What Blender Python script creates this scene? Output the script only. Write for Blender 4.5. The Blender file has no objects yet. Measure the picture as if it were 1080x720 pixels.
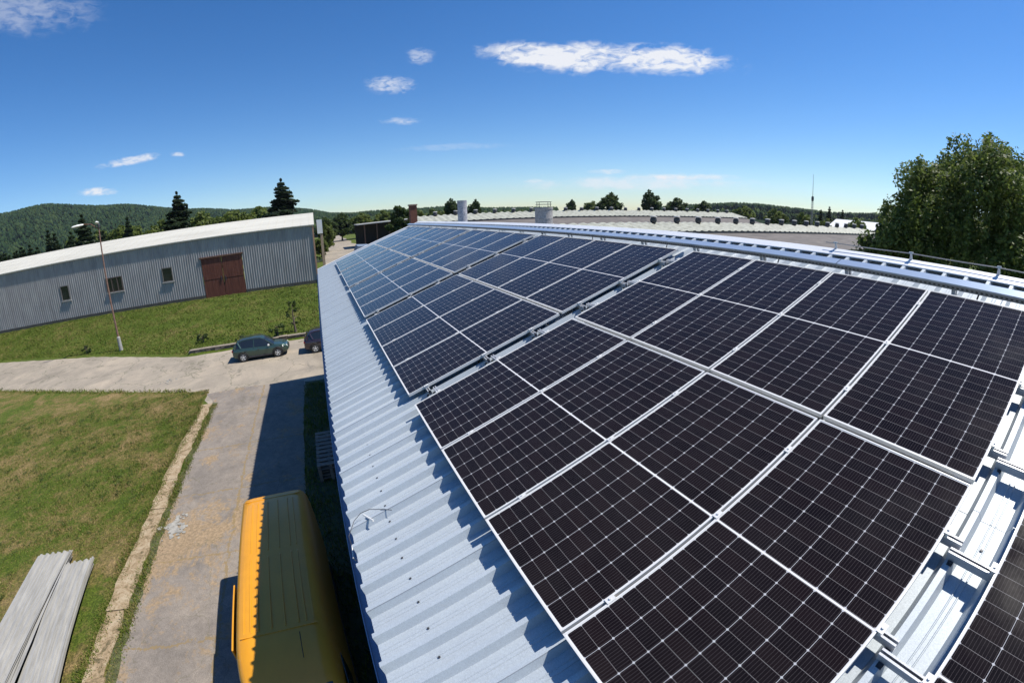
import bpy, math, random
import numpy as np
from mathutils import Matrix, Vector
R = math.radians
C = bpy.context.scene.collection
sc = bpy.context.scene
rnd = random.Random(7)
G = 7.2                                    # height of the lower panel edge above the yard

# ------------------------------------------------------------------ camera (wide action-camera lens)
cam = bpy.data.cameras.new('camera'); co = bpy.data.objects.new('camera', cam); C.objects.link(co); sc.camera = co
cam.type = 'PANO'; cam.panorama_type = 'FISHEYE_LENS_POLYNOMIAL'; cam.fisheye_fov = R(200); cam.sensor_width = 36
LF, LA = 1.05074813, -0.05888571
cam.fisheye_polynomial_k0 = 0; cam.fisheye_polynomial_k1 = -.06*LF; cam.fisheye_polynomial_k2 = 0
cam.fisheye_polynomial_k3 = -LF*LA*.06**3; cam.fisheye_polynomial_k4 = 0
cam.clip_start = .05; cam.clip_end = 9000
_R = Matrix(((0.412126, 0.91055839, -0.03218035), (-0.24715793, 0.14572107, 0.95795528), (0.87696358, -0.38684465, 0.28510717)))
CAM = Vector((4.85563, -0.85868, 2.16032+G))
co.matrix_world = Matrix.Translation(CAM) @ _R.transposed().to_4x4()

# ------------------------------------------------------------------ world, sun, exposure
SUN = Vector((.14, .594, 1)).normalized()
world = bpy.data.worlds.new('World'); sc.world = world; world.use_nodes = True
wt = world.node_tree; wn = wt.nodes; wn.clear()
sky = wn.new('ShaderNodeTexSky'); sky.sky_type = 'NISHITA'; sky.sun_disc = False
sky.sun_elevation = math.asin(SUN.z); sky.sun_rotation = math.atan2(SUN.x, SUN.y)
sky.altitude = 600; sky.air_density = 1.0; sky.dust_density = .15; sky.ozone_density = 1.0
HAZE = .00007
SKY_STRENGTH, SUN_STRENGTH = .094, 5.0
def W(t, **kw):
    n = wn.new(t)
    for k, v in kw.items(): setattr(n, k, v)
    return n
def vdot(a_sock, v):
    n = W('ShaderNodeVectorMath', operation='DOT_PRODUCT'); wt.links.new(a_sock, n.inputs[0]); n.inputs[1].default_value = v; return n.outputs['Value']
def mth(op, a, b=None, clamp=False, nodes=None, links=None):
    nd = (nodes or wn).new('ShaderNodeMath'); nd.operation = op; nd.use_clamp = clamp
    L = links or wt.links
    for i, x in enumerate((a, b)):
        if x is None: continue
        if hasattr(x, 'is_linked'): L.new(x, nd.inputs[i])
        else: nd.inputs[i].default_value = x
    return nd.outputs[0]
tc = W('ShaderNodeTexCoord'); DIR = tc.outputs['Generated']
# cirrus wisps: (centre direction, end of the long axis, end of the short axis, density, noise scale)
CL = [((-0.7327,0.6033,0.3100),(-0.5754,0.7644,0.2908),(-0.7190,0.5958,0.3440),1.25,26),
 ((-0.8404,0.4342,0.3243),(-0.8800,0.3275,0.3336),(-0.8320,0.4303,0.3507),.85,34),
 ((-0.9470,0.1670,0.2743),(-0.9367,0.2203,0.2721),(-0.9402,0.1663,0.2965),.55,60),
 ((-0.9164,0.2270,0.3297),(-0.9084,0.2586,0.3286),(-0.9092,0.2257,0.3468),.4,60),
 ((-0.9617,0.1871,0.2004),(-0.9524,0.2316,0.1982),(-0.9597,0.1871,0.2104),.55,60),
 ((-0.7664,-0.4852,0.4180),(-0.8425,-0.3483,0.4140),(-0.7544,-0.4703,0.4594),.3,40),
 ((-0.9213,-0.3535,0.1622),(-0.9403,-0.2964,0.1670),(-0.9204,-0.3517,0.1710),.75,50),
 ((-0.9051,-0.4098,0.1131),(-0.9203,-0.3707,0.1092),(-0.9045,-0.4083,0.1213),.9,50),
 ((-0.9510,-0.2613,0.1655),(-0.9560,-0.2435,0.1638),(-0.9502,-0.2607,0.1708),.6,50),
 ((-0.6786,0.7313,0.0703),(-0.5985,0.7985,0.0713),(-0.6781,0.7307,0.0792),.85,30),
 ((-0.7558,0.6528,0.0567),(-0.5498,0.8327,0.0575),(-0.7548,0.6520,0.0739),.6,22),
 ((-0.8045,0.5886,0.0800),(-0.7802,0.6228,0.0799),(-0.8040,0.5884,0.0861),.5,40),
 ((-0.8880,0.4557,0.0621),(-0.8765,0.4774,0.0615),(-0.8875,0.4557,0.0682),.5,40),
 ((-0.9436,0.2995,0.1414),(-0.8906,0.4325,0.1388),(-0.9426,0.2994,0.1494),.16,30)]
def noise_dir(scale, detail=7, rough=.58, dist=.6, stretch=(1, 1, 2.6)):
    mp = W('ShaderNodeMapping'); mp.inputs['Scale'].default_value = stretch; wt.links.new(DIR, mp.inputs[0])
    n = W('ShaderNodeTexNoise'); n.inputs['Scale'].default_value = scale; n.inputs['Detail'].default_value = detail
    n.inputs['Roughness'].default_value = rough; n.inputs['Distortion'].default_value = dist
    wt.links.new(mp.outputs[0], n.inputs['Vector']); return n.outputs['Fac']
_nz = {s: noise_dir(s) for s in sorted({c[4] for c in CL})}
edge = noise_dir(9, 5, .6, .4, (1, 1, 1.6))
total = None
for c, e1, e2, dens, ns in CL:
    c = Vector(c).normalized(); a = Vector(e1).normalized()/max(Vector(e1).normalized().dot(c), .1) - c
    b = Vector(e2).normalized()/max(Vector(e2).normalized().dot(c), .1) - c
    b = b - a*(b.dot(a)/a.dot(a))
    dc = vdot(DIR, c); inv = mth('DIVIDE', 1.0, mth('MAXIMUM', dc, .05))
    A = mth('MULTIPLY', vdot(DIR, a/a.dot(a)), inv); B = mth('MULTIPLY', vdot(DIR, b/b.dot(b)), inv)
    r2 = mth('ADD', mth('MULTIPLY', A, A), mth('MULTIPLY', B, B))
    r2 = mth('ADD', r2, mth('MULTIPLY', mth('SUBTRACT', edge, .5), 2.4))
    m = mth('SUBTRACT', 1.15, r2, True)
    m = mth('MULTIPLY', m, mth('GREATER_THAN', dc, .3))
    v = mth('MULTIPLY', mth('ADD', mth('MULTIPLY', mth('SUBTRACT', _nz[ns], .50), 3.4), mth('MULTIPLY', m, .8), True), m)
    v = mth('MULTIPLY', v, dens)
    total = v if total is None else mth('ADD', total, v)
total = mth('MINIMUM', total, .93)
hs = W('ShaderNodeHueSaturation'); hs.inputs['Saturation'].default_value = 1.34; hs.inputs['Value'].default_value = 1.0
wt.links.new(sky.outputs[0], hs.inputs['Color'])
mix = W('ShaderNodeMixRGB'); wt.links.new(total, mix.inputs[0]); tn = W('ShaderNodeMixRGB', blend_type='MULTIPLY'); tn.inputs[0].default_value = 1; tn.inputs[2].default_value = (.82, .955, 1.14, 1); wt.links.new(hs.outputs[0], tn.inputs[1]); wt.links.new(tn.outputs[0], mix.inputs[1])
mix.inputs[2].default_value = (7.4, 7.5, 7.8, 1)
bg = W('ShaderNodeBackground'); bg.inputs[1].default_value = SKY_STRENGTH; wt.links.new(mix.outputs[0], bg.inputs[0])
wo = W('ShaderNodeOutputWorld'); wt.links.new(bg.outputs[0], wo.inputs[0])
sl = bpy.data.lights.new('sun', 'SUN'); sl.energy = SUN_STRENGTH; sl.angle = R(.5); sl.color = (1, .955, .88)
so = bpy.data.objects.new('sun', sl); C.objects.link(so); so.rotation_euler = SUN.to_track_quat('Z', 'Y').to_euler(); so.location = (0, 30, 60)
sc.view_settings.view_transform = 'Standard'; sc.view_settings.look = 'None'; sc.view_settings.gamma = 1; sc.view_settings.use_curve_mapping = False
sc.view_settings.exposure = 0.38
try:
    sc.cycles.max_bounces = 6; sc.cycles.diffuse_bounces = 3; sc.cycles.glossy_bounces = 3; sc.cycles.transparent_max_bounces = 6
    sc.cycles.use_denoising = True; sc.cycles.caustics_reflective = False; sc.cycles.caustics_refractive = False
except Exception: pass

# ------------------------------------------------------------------ material helpers
class Mat:
    def __init__(s, name, rough=.7, metal=0.0, col=(.5, .5, .5), spec=None, coat=0):
        s.m = bpy.data.materials.new(name); s.m.use_nodes = True; s.nt = s.m.node_tree; s.n = s.nt.nodes; s.l = s.nt.links
        s.b = s.n['Principled BSDF']; s.b.inputs['Roughness'].default_value = rough; s.b.inputs['Metallic'].default_value = metal
        s.b.inputs['Base Color'].default_value = (*col, 1)
        if spec is not None: s.b.inputs['Specular IOR Level'].default_value = spec
        if coat: s.b.inputs['Coat Weight'].default_value = coat; s.b.inputs['Coat Roughness'].default_value = .05
        s._o = None
    def coord(s, kind='Object', scale=(1, 1, 1), rot=(0, 0, 0)):
        t = s.n.new('ShaderNodeTexCoord'); mp = s.n.new('ShaderNodeMapping'); mp.inputs['Scale'].default_value = scale; mp.inputs['Rotation'].default_value = rot
        s.l.new(t.outputs[kind], mp.inputs[0]); return mp.outputs[0]
    def world(s, scale=(1, 1, 1)):
        t = s.n.new('ShaderNodeNewGeometry'); mp = s.n.new('ShaderNodeMapping'); mp.inputs['Scale'].default_value = scale
        s.l.new(t.outputs['Position'], mp.inputs[0]); return mp.outputs[0]
    def noise(s, vec, scale, detail=6, rough=.6, dist=0):
        n = s.n.new('ShaderNodeTexNoise'); n.inputs['Scale'].default_value = scale; n.inputs['Detail'].default_value = detail
        n.inputs['Roughness'].default_value = rough; n.inputs['Distortion'].default_value = dist
        s.l.new(vec, n.inputs['Vector']); return n.outputs['Fac']
    def ramp(s, fac, stops):
        r = s.n.new('ShaderNodeValToRGB'); e = r.color_ramp.elements
        while len(e) < len(stops): e.new(.5)
        for i, (p, c) in enumerate(stops): e[i].position = p; e[i].color = (*c, 1) if len(c) == 3 else c
        s.l.new(fac, r.inputs[0]); return r.outputs[0]
    def mix(s, fac, a, b, mode='MIX'):
        x = s.n.new('ShaderNodeMixRGB'); x.blend_type = mode
        for i, v in enumerate((fac, a, b)):
            if hasattr(v, 'is_linked'): s.l.new(v, x.inputs[i])
            else: x.inputs[i].default_value = v if i == 0 else (*v, 1)
        return x.outputs[0]
    def math(s, op, a, b=None, clamp=False): return mth(op, a, b, clamp, s.n, s.l)
    def color(s, sock): s.l.new(sock, s.b.inputs['Base Color']); return s
    def rough(s, sock): s.l.new(sock, s.b.inputs['Roughness']); return s
    def bump(s, h, strength=.3, dist=.02):
        b = s.n.new('ShaderNodeBump'); b.inputs['Strength'].default_value = strength; b.inputs['Distance'].default_value = dist
        s.l.new(h, b.inputs['Height']); s.l.new(b.outputs[0], s.b.inputs['Normal']); return s
    def island(s):
        g = s.n.new('ShaderNodeNewGeometry'); return g.outputs['Random Per Island']
def simple(name, col, rough=.6, metal=0., var=.12, scale=3, bump=0, spec=None, coat=0):
    m = Mat(name, rough, metal, col, spec, coat); v = m.coord()
    f = m.noise(v, scale, 5, .65)
    m.color(m.ramp(f, [(.3, tuple(c*(1-var) for c in col)), (.7, tuple(min(1, c*(1+var)) for c in col))]))
    if bump: m.bump(m.noise(v, scale*12, 4), bump, .01)
    return m.m

# ------------------------------------------------------------------ mesh builder
class MB:
    def __init__(s): s.v = []; s.f = []; s.mi = []; s.uv = None
    def add(s, vs, fs, mi=0):
        o = len(s.v); s.v += [tuple(p) for p in vs]; s.f += [tuple(i+o for i in f) for f in fs]; s.mi += [mi]*len(fs)
    def box(s, x0, x1, y0, y1, z0, z1, mi=0, M=None):
        vs = [Vector((x, y, z)) for z in (z0, z1) for x, y in ((x0, y0), (x1, y0), (x1, y1), (x0, y1))]
        if M is not None: vs = [M @ p for p in vs]
        s.add(vs, [(3, 2, 1, 0), (4, 5, 6, 7), (0, 1, 5, 4), (1, 2, 6, 5), (2, 3, 7, 6), (3, 0, 4, 7)], mi)
    def tube(s, pts, rs, n=8, mi=0, cap=True):
        pts = [Vector(p) for p in pts]
        if not hasattr(rs, '__len__'): rs = [rs]*len(pts)
        rings = []; prev = None
        for i, p in enumerate(pts):
            d = (pts[min(i+1, len(pts)-1)] - pts[max(i-1, 0)]).normalized()
            if prev is None:
                a = d.orthogonal().normalized()
            else:
                a = (prev - d*prev.dot(d)).normalized()
            prev = a; b = d.cross(a)
            rings.append([p + (a*math.cos(t)+b*math.sin(t))*rs[i] for t in (2*math.pi*k/n for k in range(n))])
        vs = [q for r in rings for q in r]; fs = []
        for i in range(len(pts)-1):
            for k in range(n): fs.append((i*n+k, i*n+(k+1) % n, (i+1)*n+(k+1) % n, (i+1)*n+k))
        if cap: fs.append(tuple(range(n-1, -1, -1))); fs.append(tuple((len(pts)-1)*n+k for k in range(n)))
        s.add(vs, fs, mi)
    def loft(s, rings, mi=0, cap=True, closed=True):
        n = len(rings[0]); vs = [q for r in rings for q in r]; fs = []
        for i in range(len(rings)-1):
            for k in range(n if closed else n-1): fs.append((i*n+k, i*n+(k+1) % n, (i+1)*n+(k+1) % n, (i+1)*n+k))
        if cap and closed: fs.append(tuple(range(n-1, -1, -1))); fs.append(tuple((len(rings)-1)*n+k for k in range(n)))
        s.add(vs, fs, mi)
    def lathe(s, c, prof, n=20, mi=0, axis='Z'):
        rings = []
        for r, h in prof:
            ring = []
            for k in range(n):
                t = 2*math.pi*k/n; x, y = r*math.cos(t), r*math.sin(t)
                ring.append({'Z': (c[0]+x, c[1]+y, c[2]+h), 'Y': (c[0]+x, c[1]+h, c[2]+y), 'X': (c[0]+h, c[1]+x, c[2]+y)}[axis])
            rings.append(ring)
        s.loft(rings, mi)
    def xf(s, M): s.v = [tuple(M @ Vector(p)) for p in s.v]; return s
    def build(s, name, mats, parent=None, smooth=False, bevel=0, loc=None):
        me = bpy.data.meshes.new(name); me.from_pydata(s.v, [], s.f); me.update()
        if not isinstance(mats, (list, tuple)): mats = [mats]
        for m in mats: me.materials.append(m)
        if len(mats) > 1: me.polygons.foreach_set('material_index', s.mi)
        import bmesh
        bm = bmesh.new(); bm.from_mesh(me); bmesh.ops.recalc_face_normals(bm, faces=bm.faces); bm.to_mesh(me); bm.free()
        if smooth:
            for p in me.polygons: p.use_smooth = True
            try: me.set_sharp_from_angle(angle=R(38))
            except Exception: pass
        o = bpy.data.objects.new(name, me); C.objects.link(o)
        if parent: o.parent = parent
        if loc is not None: o.location = loc
        if bevel:
            b = o.modifiers.new('bevel', 'BEVEL'); b.width = bevel; b.segments = 2; b.limit_method = 'ANGLE'; b.angle_limit = R(40)
        return o
def tag(o, label=None, cat=None, group=None, kind=None):
    if label: o['label'] = label
    if cat: o['category'] = cat
    if group: o['group'] = group
    if kind: o['kind'] = kind
    return o
def empty(name, loc=(0, 0, 0), rz=0, label=None, cat=None, group=None):
    o = bpy.data.objects.new(name, None); C.objects.link(o); o.location = loc; o.rotation_euler = (0, 0, rz); o.empty_display_size = .3
    return tag(o, label, cat, group)
def copy_tree(o, parent=None):
    c = o.copy(); C.objects.link(c)
    if parent: c.parent = parent
    for ch in list(o.children): copy_tree(ch, c)
    return c
def npmesh(name, verts, faces, mats, parent=None, smooth=False, loc=None, mi=None, normals=None):
    """verts Nx3, faces Mx3 or Mx4 numpy"""
    me = bpy.data.meshes.new(name); k = faces.shape[1]
    me.vertices.add(len(verts)); me.vertices.foreach_set('co', verts.astype(np.float32).ravel())
    me.loops.add(faces.size); me.loops.foreach_set('vertex_index', faces.astype(np.int32).ravel())
    me.polygons.add(len(faces)); me.polygons.foreach_set('loop_start', np.arange(0, faces.size, k, dtype=np.int32))
    try: me.polygons.foreach_set('loop_total', np.full(len(faces), k, dtype=np.int32))
    except Exception: pass
    if not isinstance(mats, (list, tuple)): mats = [mats]
    for m in mats: me.materials.append(m)
    if mi is not None: me.polygons.foreach_set('material_index', mi.astype(np.int32))
    me.update(calc_edges=True)
    if smooth: me.polygons.foreach_set('use_smooth', np.ones(len(faces), dtype=bool))
    o = bpy.data.objects.new(name, me); C.objects.link(o)
    if parent: o.parent = parent
    if loc is not None: o.location = loc
    return o
CP, SP = math.cos(0.34244564), math.sin(0.34244564)
def roof(u, v, w): return Vector((u, v*CP-w*SP, v*SP+w*CP+G))       # roof frame: u along the eave, v up the slope, w off the panels
RM = Matrix(((1, 0, 0, 0), (0, CP, -SP, 0), (0, SP, CP, G), (0, 0, 0, 1)))

# ------------------------------------------------------------------ materials
def m_grass(name, dry=.5):
    m = Mat(name, .95, spec=.2); p = m.world(); a = m.noise(p, .34, 8, .7, .6); b = m.noise(p, 2.1, 8, .78, .3); c = m.noise(p, 14, 4, .7)
    f = m.math('ADD', m.math('MULTIPLY', a, .62), m.math('MULTIPLY', b, .38))
    g = m.ramp(f, [(.30, (.050, .085, .010)), (.45+.05*(1-dry), (.085, .12, .016)), (.52+.16*(1-dry), (.16, .135, .045)), (.61+.19*(1-dry), (.28, .20, .10))])
    m.color(m.mix(.8, m.mix(.6, g, m.ramp(m.noise(p, 5.5, 6, .75), [(.36, (.42, .5, .45)), (.62, (1.35, 1.28, 1.2))]), 'MULTIPLY'), m.ramp(c, [(.33, (.3, .32, .3)), (.66, (1.45, 1.4, 1.3))]), 'MULTIPLY')); m.bump(c, 1, .08); return m.m
def m_asphalt():
    m = Mat('asphalt', .9, spec=.3); p = m.world(); n = m.noise(p, .5, 8, .65, .5); fine = m.noise(p, 40, 3, .7)
    base = m.ramp(n, [(.3, (.16, .14, .12)), (.5, (.215, .185, .155)), (.7, (.265, .225, .182))])
    base = m.mix(.7, base, m.ramp(fine, [(.3, (.55, .55, .55)), (.7, (1.35, 1.35, 1.35))]), 'MULTIPLY')
    mid_ = m.noise(p, 3.5, 8, .75, .3); base = m.mix(.5, base, m.ramp(mid_, [(.35, (.68, .68, .68)), (.62, (1.2, 1.2, 1.2))]), 'MULTIPLY')
    # dried-grass stains on the paving
    st = m.noise(m.world((1, 1.3, 1)), .62, 9, .72, .6); st2 = m.noise(p, 6, 5, .7)
    dd = m.n.new('ShaderNodeVectorMath'); dd.operation = 'DISTANCE'; m.l.new(p, dd.inputs[0]); dd.inputs[1].default_value = (-8.3, -6.9, 0)
    near = m.math('MULTIPLY', m.math('SUBTRACT', 1.0, m.math('MULTIPLY', dd.outputs['Value'], .30), True), .24)
    f = m.math('MULTIPLY', m.math('SUBTRACT', m.math('ADD', near, m.math('ADD', st, m.math('MULTIPLY', st2, .28))), .69), 11, True)
    base = m.mix(m.math('MULTIPLY', f, .85), base, m.ramp(m.noise(p, 9, 5, .75), [(.35, (.19, .135, .075)), (.65, (.37, .26, .15))]))
    # joints and cracks
    vo = m.n.new('ShaderNodeTexVoronoi'); vo.feature = 'DISTANCE_TO_EDGE'; vo.inputs['Scale'].default_value = .35
    wp = m.n.new('ShaderNodeVectorMath'); wp.operation = 'ADD'; nn = m.n.new('ShaderNodeTexNoise'); nn.inputs['Scale'].default_value = 1.4; nn.inputs['Detail'].default_value = 6
    m.l.new(p, nn.inputs['Vector']); m.l.new(p, wp.inputs[0]); m.l.new(nn.outputs['Color'], wp.inputs[1]); m.l.new(wp.outputs[0], vo.inputs['Vector'])
    cr = m.math('LESS_THAN', vo.outputs['Distance'], .004)
    base = m.mix(m.math('MULTIPLY', cr, .4), base, (.11, .10, .06))
    sp_ = m.n.new('ShaderNodeSeparateXYZ'); m.l.new(p, sp_.inputs[0]); wn_ = m.noise(p, 1.1, 6, .7); w2 = m.noise(p, 7, 4, .7)
    def joint(axis, pos, wid, amp):
        q = m.math('ADD', m.math('ADD', sp_.outputs[axis], -pos), m.math('MULTIPLY', m.math('SUBTRACT', wn_, .5), amp)); return m.math('LESS_THAN', m.math('ABSOLUTE', q), m.math('MULTIPLY', m.math('SUBTRACT', w2, .38, True), wid))
    jt = joint(1, -5.35, .34, .5)
    for q_, w_ in ((-19.6, .2), (-15.2, .3), (-11.3, .25), (-7.4, .2), (-3.9, .3)): jt = m.math('MAXIMUM', jt, joint(0, q_, w_, .6))
    base = m.mix(m.math('MULTIPLY', jt, .75), base, (.22, .155, .07))
    m.color(base); m.bump(fine, .5, .01); return m.m
def m_dust():
    m = Mat('dusty_concrete', .92, spec=.25); p = m.world(); n = m.noise(p, .3, 8, .65, .8); s = m.noise(m.world((.35, 1, 1)), 1.2, 8, .7, .3); fine = m.noise(p, 30, 4, .7)
    base = m.ramp(n, [(.3, (.22, .19, .15)), (.5, (.30, .26, .205)), (.7, (.38, .32, .245))])
    base = m.mix(.35, base, m.ramp(s, [(.35, (.78, .76, .74)), (.6, (1.08, 1.06, 1.02))]), 'MULTIPLY')
    base = m.mix(.55, base, m.ramp(fine, [(.3, (.6, .6, .6)), (.7, (1.3, 1.3, 1.3))]), 'MULTIPLY')
    pt = m.noise(m.world((.5, 1.2, 1)), .9, 9, .75, .5); base = m.mix(m.math('MULTIPLY', m.math('SUBTRACT', pt, .56, True), 5, True), base, (.155, .14, .12))
    vo = m.n.new('ShaderNodeTexVoronoi'); vo.feature = 'DISTANCE_TO_EDGE'; vo.inputs['Scale'].default_value = .28; wv = m.n.new('ShaderNodeVectorMath'); wv.operation = 'ADD'; nn = m.n.new('ShaderNodeTexNoise'); nn.inputs['Scale'].default_value = 1.6; nn.inputs['Detail'].default_value = 7
    m.l.new(p, nn.inputs['Vector']); m.l.new(p, wv.inputs[0]); m.l.new(nn.outputs['Color'], wv.inputs[1]); m.l.new(wv.outputs[0], vo.inputs['Vector'])
    base = m.mix(m.math('MULTIPLY', m.math('LESS_THAN', vo.outputs['Distance'], .008), .6), base, (.10, .10, .06))
    m.color(base); m.bump(fine, .4, .01); return m.m
def m_galv(name, col=(.44, .485, .515), rough=.45, metal=.12, spangle=230):
    m = Mat(name, rough, metal, col); v = m.coord()
    vo = m.n.new('ShaderNodeTexVoronoi'); vo.inputs['Scale'].default_value = spangle; m.l.new(v, vo.inputs['Vector'])
    sp = m.n.new('ShaderNodeSeparateColor'); m.l.new(vo.outputs['Color'], sp.inputs[0])
    base = m.ramp(sp.outputs[0], [(0, tuple(c*.88 for c in col)), (1, tuple(min(1, c*1.12) for c in col))])
    d = m.noise(v, 1.7, 6, .6); dirt = m.noise(m.coord(scale=(6, .6, 6)), 2.5, 6, .7)
    base = m.mix(.35, base, m.ramp(d, [(.3, (.85, .86, .88)), (.7, (1.08, 1.08, 1.08))]), 'MULTIPLY')
    base = m.mix(m.math('MULTIPLY', m.math('SUBTRACT', dirt, .6, True), .8, True), base, (.46, .45, .42))
    m.color(base); m.rough(m.ramp(sp.outputs[1], [(0, (rough-.08,)*3), (1, (rough+.1,)*3)])); return m.m
M_GRASS = m_grass('lawn_grass', 1.0); M_GRASS2 = m_grass('bank_grass', .15); M_ASPH = m_asphalt(); M_DUST = m_dust()
M_ROOF = m_galv('zinc_roof'); M_RAIL = m_galv('galvanised_steel', (.54, .55, .57), .4, .3, 300); M_TRAY = simple('tray_steel', (.42, .50, .60), .3, .5, .06, 3)
M_ALU = simple('aluminium_frame', (.70, .69, .66), .4, .1, .04, 8)
M_BLACK = simple('black_rubber', (.02, .02, .02), .7, 0, .2); M_DARK = simple('dark_steel', (.06, .06, .065), .5, .3, .2)
M_WHITE = simple('white_paint', (.78, .77, .73), .5, 0, .05, 2); M_GLASSD = Mat('dark_glass', .06, 0, (.015, .02, .025), .7).m
M_BRICK = simple('brown_brick', (.22, .09, .06), .9, 0, .35, 6, .5); M_CONC = simple('concrete', (.34, .33, .31), .9, 0, .25, 4, .5)
M_RUST = simple('rusty_steel', (.17, .085, .055), .8, .1, .4, 5)
M_BARK = simple('tree_bark', (.13, .10, .075), .9, 0, .3, 8, .6)

def m_cells():
    """monocrystalline half-cut cells; UV is in metres on the panel"""
    m = Mat('solar_cells', .16, 0, (.02, .02, .02), .3); m.b.inputs['IOR'].default_value = 1.33; t = m.n.new('ShaderNodeUVMap'); sx = m.n.new('ShaderNodeSeparateXYZ'); m.l.new(t.outputs[0], sx.inputs[0])
    x, y = sx.outputs[0], sx.outputs[1]
    # columns: 6 x 0.1838 from 0.0155; rows: 2 x 12 x 0.0925 with a middle bar
    cx = m.math('DIVIDE', m.math('SUBTRACT', x, .0155), .18383); fx = m.math('FRACT', cx)
    ym = m.math('ABSOLUTE', m.math('SUBTRACT', y, 1.139)); cy = m.math('DIVIDE', m.math('SUBTRACT', ym, .0095), .09258); fy = m.math('FRACT', cy)
    dx = m.math('MULTIPLY', m.math('MINIMUM', fx, m.math('SUBTRACT', 1.0, fx)), .18383)      # metres to nearest column gap
    dy = m.math('MULTIPLY', m.math('MINIMUM', fy, m.math('SUBTRACT', 1.0, fy)), .09258)
    gx = m.math('LESS_THAN', dx, .0013); gy = m.math('LESS_THAN', dy, .0009)
    c2 = m.math('FRACT', m.math('MULTIPLY', cy, .5)); d2 = m.math('MULTIPLY', m.math('MINIMUM', c2, m.math('SUBTRACT', 1.0, c2)), .18516)
    dia = m.math('LESS_THAN', m.math('ADD', dx, d2), .0092)
    dia2 = m.math('LESS_THAN', m.math('ADD', dx, dy), .0086)
    bar = m.math('LESS_THAN', ym, .0062)
    inside = m.math('MULTIPLY', m.math('GREATER_THAN', cx, 0.0), m.math('LESS_THAN', cx, 6.0)); inside = m.math('MULTIPLY', inside, m.math('LESS_THAN', cy, 12.0))
    lines = m.math('MAXIMUM', m.math('MAXIMUM', gx, gy), m.math('MAXIMUM', dia, dia2))
    fb = m.math('FRACT', m.math('MULTIPLY', cx, 10.0)); bus = m.math('LESS_THAN', m.math('ABSOLUTE', m.math('SUBTRACT', fb, .5)), .042)
    fi = m.math('FRACT', m.math('ADD', m.math('MULTIPLY', m.math('FLOOR', cx), .37), m.math('MULTIPLY', m.math('FLOOR', cy), .61)))
    info = m.n.new('ShaderNodeObjectInfo'); fi = m.math('FRACT', m.math('ADD', fi, info.outputs['Random']))
    cell = m.ramp(fi, [(0, (.0060, .0042, .0045)), (.5, (.0078, .0050, .0053)), (1, (.010, .0060, .0060))])
    c = m.mix(m.math('MULTIPLY', bus, .42), cell, (.135, .115, .115))
    c = m.mix(gy, c, (.25, .235, .23)); c = m.mix(m.math('MAXIMUM', gx, m.math('MAXIMUM', dia, dia2)), c, (.46, .46, .47))
    c = m.mix(bar, c, (.74, .73, .72)); c = m.mix(inside, (.66, .65, .64), c)
    dust = m.noise(m.world(), 2.2, 6, .7); c = m.mix(m.math('MULTIPLY', m.math('SUBTRACT', dust, .35, True), .03), c, (.5, .45, .42))
    m.color(c); m.rough(m.ramp(dust, [(.3, (.10,)*3), (.7, (.2,)*3)])); return m.m
M_CELL = m_cells()

# ------------------------------------------------------------------ terrain, roads
def smooth(t): t = np.clip(t, 0, 1); return t*t*(3-2*t)
def foot(y):                                            # where the grass bank starts beyond the road
    return np.interp(y, [-80, -60, -39, -24, -13, -9, 3, 60], [-50, -48, -45.2, -39.6, -33.9, -33.8, -33.9, -34])
def height(x, y):
    f = foot(y); w = np.clip(f-x, 0, None); b = 1.95*smooth(w/np.maximum(f+53.2, 3.0))
    near = ((y > -13.2) & (y < 3.2) & (x < f-.3)); b = np.where(near, np.maximum(b, .32), b)
    path = smooth((y+1)/4)                              # no bank past the end of the long shed
    b = b*(1-path) + path*1.9*smooth((-40-x)/30.)
    b = b + .012*np.clip(-x-60, 0, 120) - .09*np.clip(-x-190, 0, 900)*.3
    r = np.hypot(x, y); b = b - .03*np.clip(r-260, 0, 500)
    return b
def graded(lo, hi, fine0, fine1, step, grow=1.18):
    a = list(np.arange(fine0, fine1+1e-6, step)); s = step; x = fine1
    while x < hi: s *= grow; x += s; a.append(min(x, hi))
    s = step; x = fine0
    while x > lo: s *= grow; x -= s; a.insert(0, max(x, lo))
    return np.unique(np.array(a))
gx = graded(-2500, 900, -60, 12, .6); gy = graded(-900, 2500, -62, 10, .6)
X, Y = np.meshgrid(gx, gy, indexing='ij'); Z = height(X, Y)
nz = np.sin(X*1.7+Y*.9)*np.sin(Y*1.3-X*.6)*.03
Z += np.where(height(X, Y) > .6, nz, 0)
nx, ny = X.shape; idx = np.arange(nx*ny).reshape(nx, ny)
F = np.stack([idx[:-1, :-1], idx[1:, :-1], idx[1:, 1:], idx[:-1, 1:]], -1).reshape(-1, 4)
tag(npmesh('ground', np.stack([X, Y, Z], -1).reshape(-1, 3), F, M_GRASS2, smooth=True), 'grassy ground of the yard, the bank and the fields beyond', 'ground', kind='structure')
def sheet(name, poly, z, mat, label, cat):
    mb = MB(); mb.add([(x, y, z) for x, y in poly], [tuple(range(len(poly)))]); return tag(mb.build(name, mat), label, cat, kind='structure')
rs = random.Random(3)
def wob(poly, amp=.12, step=.7):
    out = []
    for i, (x, y) in enumerate(poly):
        x2, y2 = poly[(i+1) % len(poly)]; n = max(1, int(math.hypot(x2-x, y2-y)/step))
        for k in range(n): out.append((x+(x2-x)*k/n+rs.uniform(-amp, amp), y+(y2-y)*k/n+rs.uniform(-amp, amp)))
    return out
sheet('lawn', [(-23.6, -9.0), (14, -9.0), (14, -60), (-46, -60), (-38.5, -42), (-32.6, -31), (-24.4, -11.2)], .012, M_GRASS, 'mown lawn with dry brown patches left of the paved lane', 'lawn')
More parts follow.
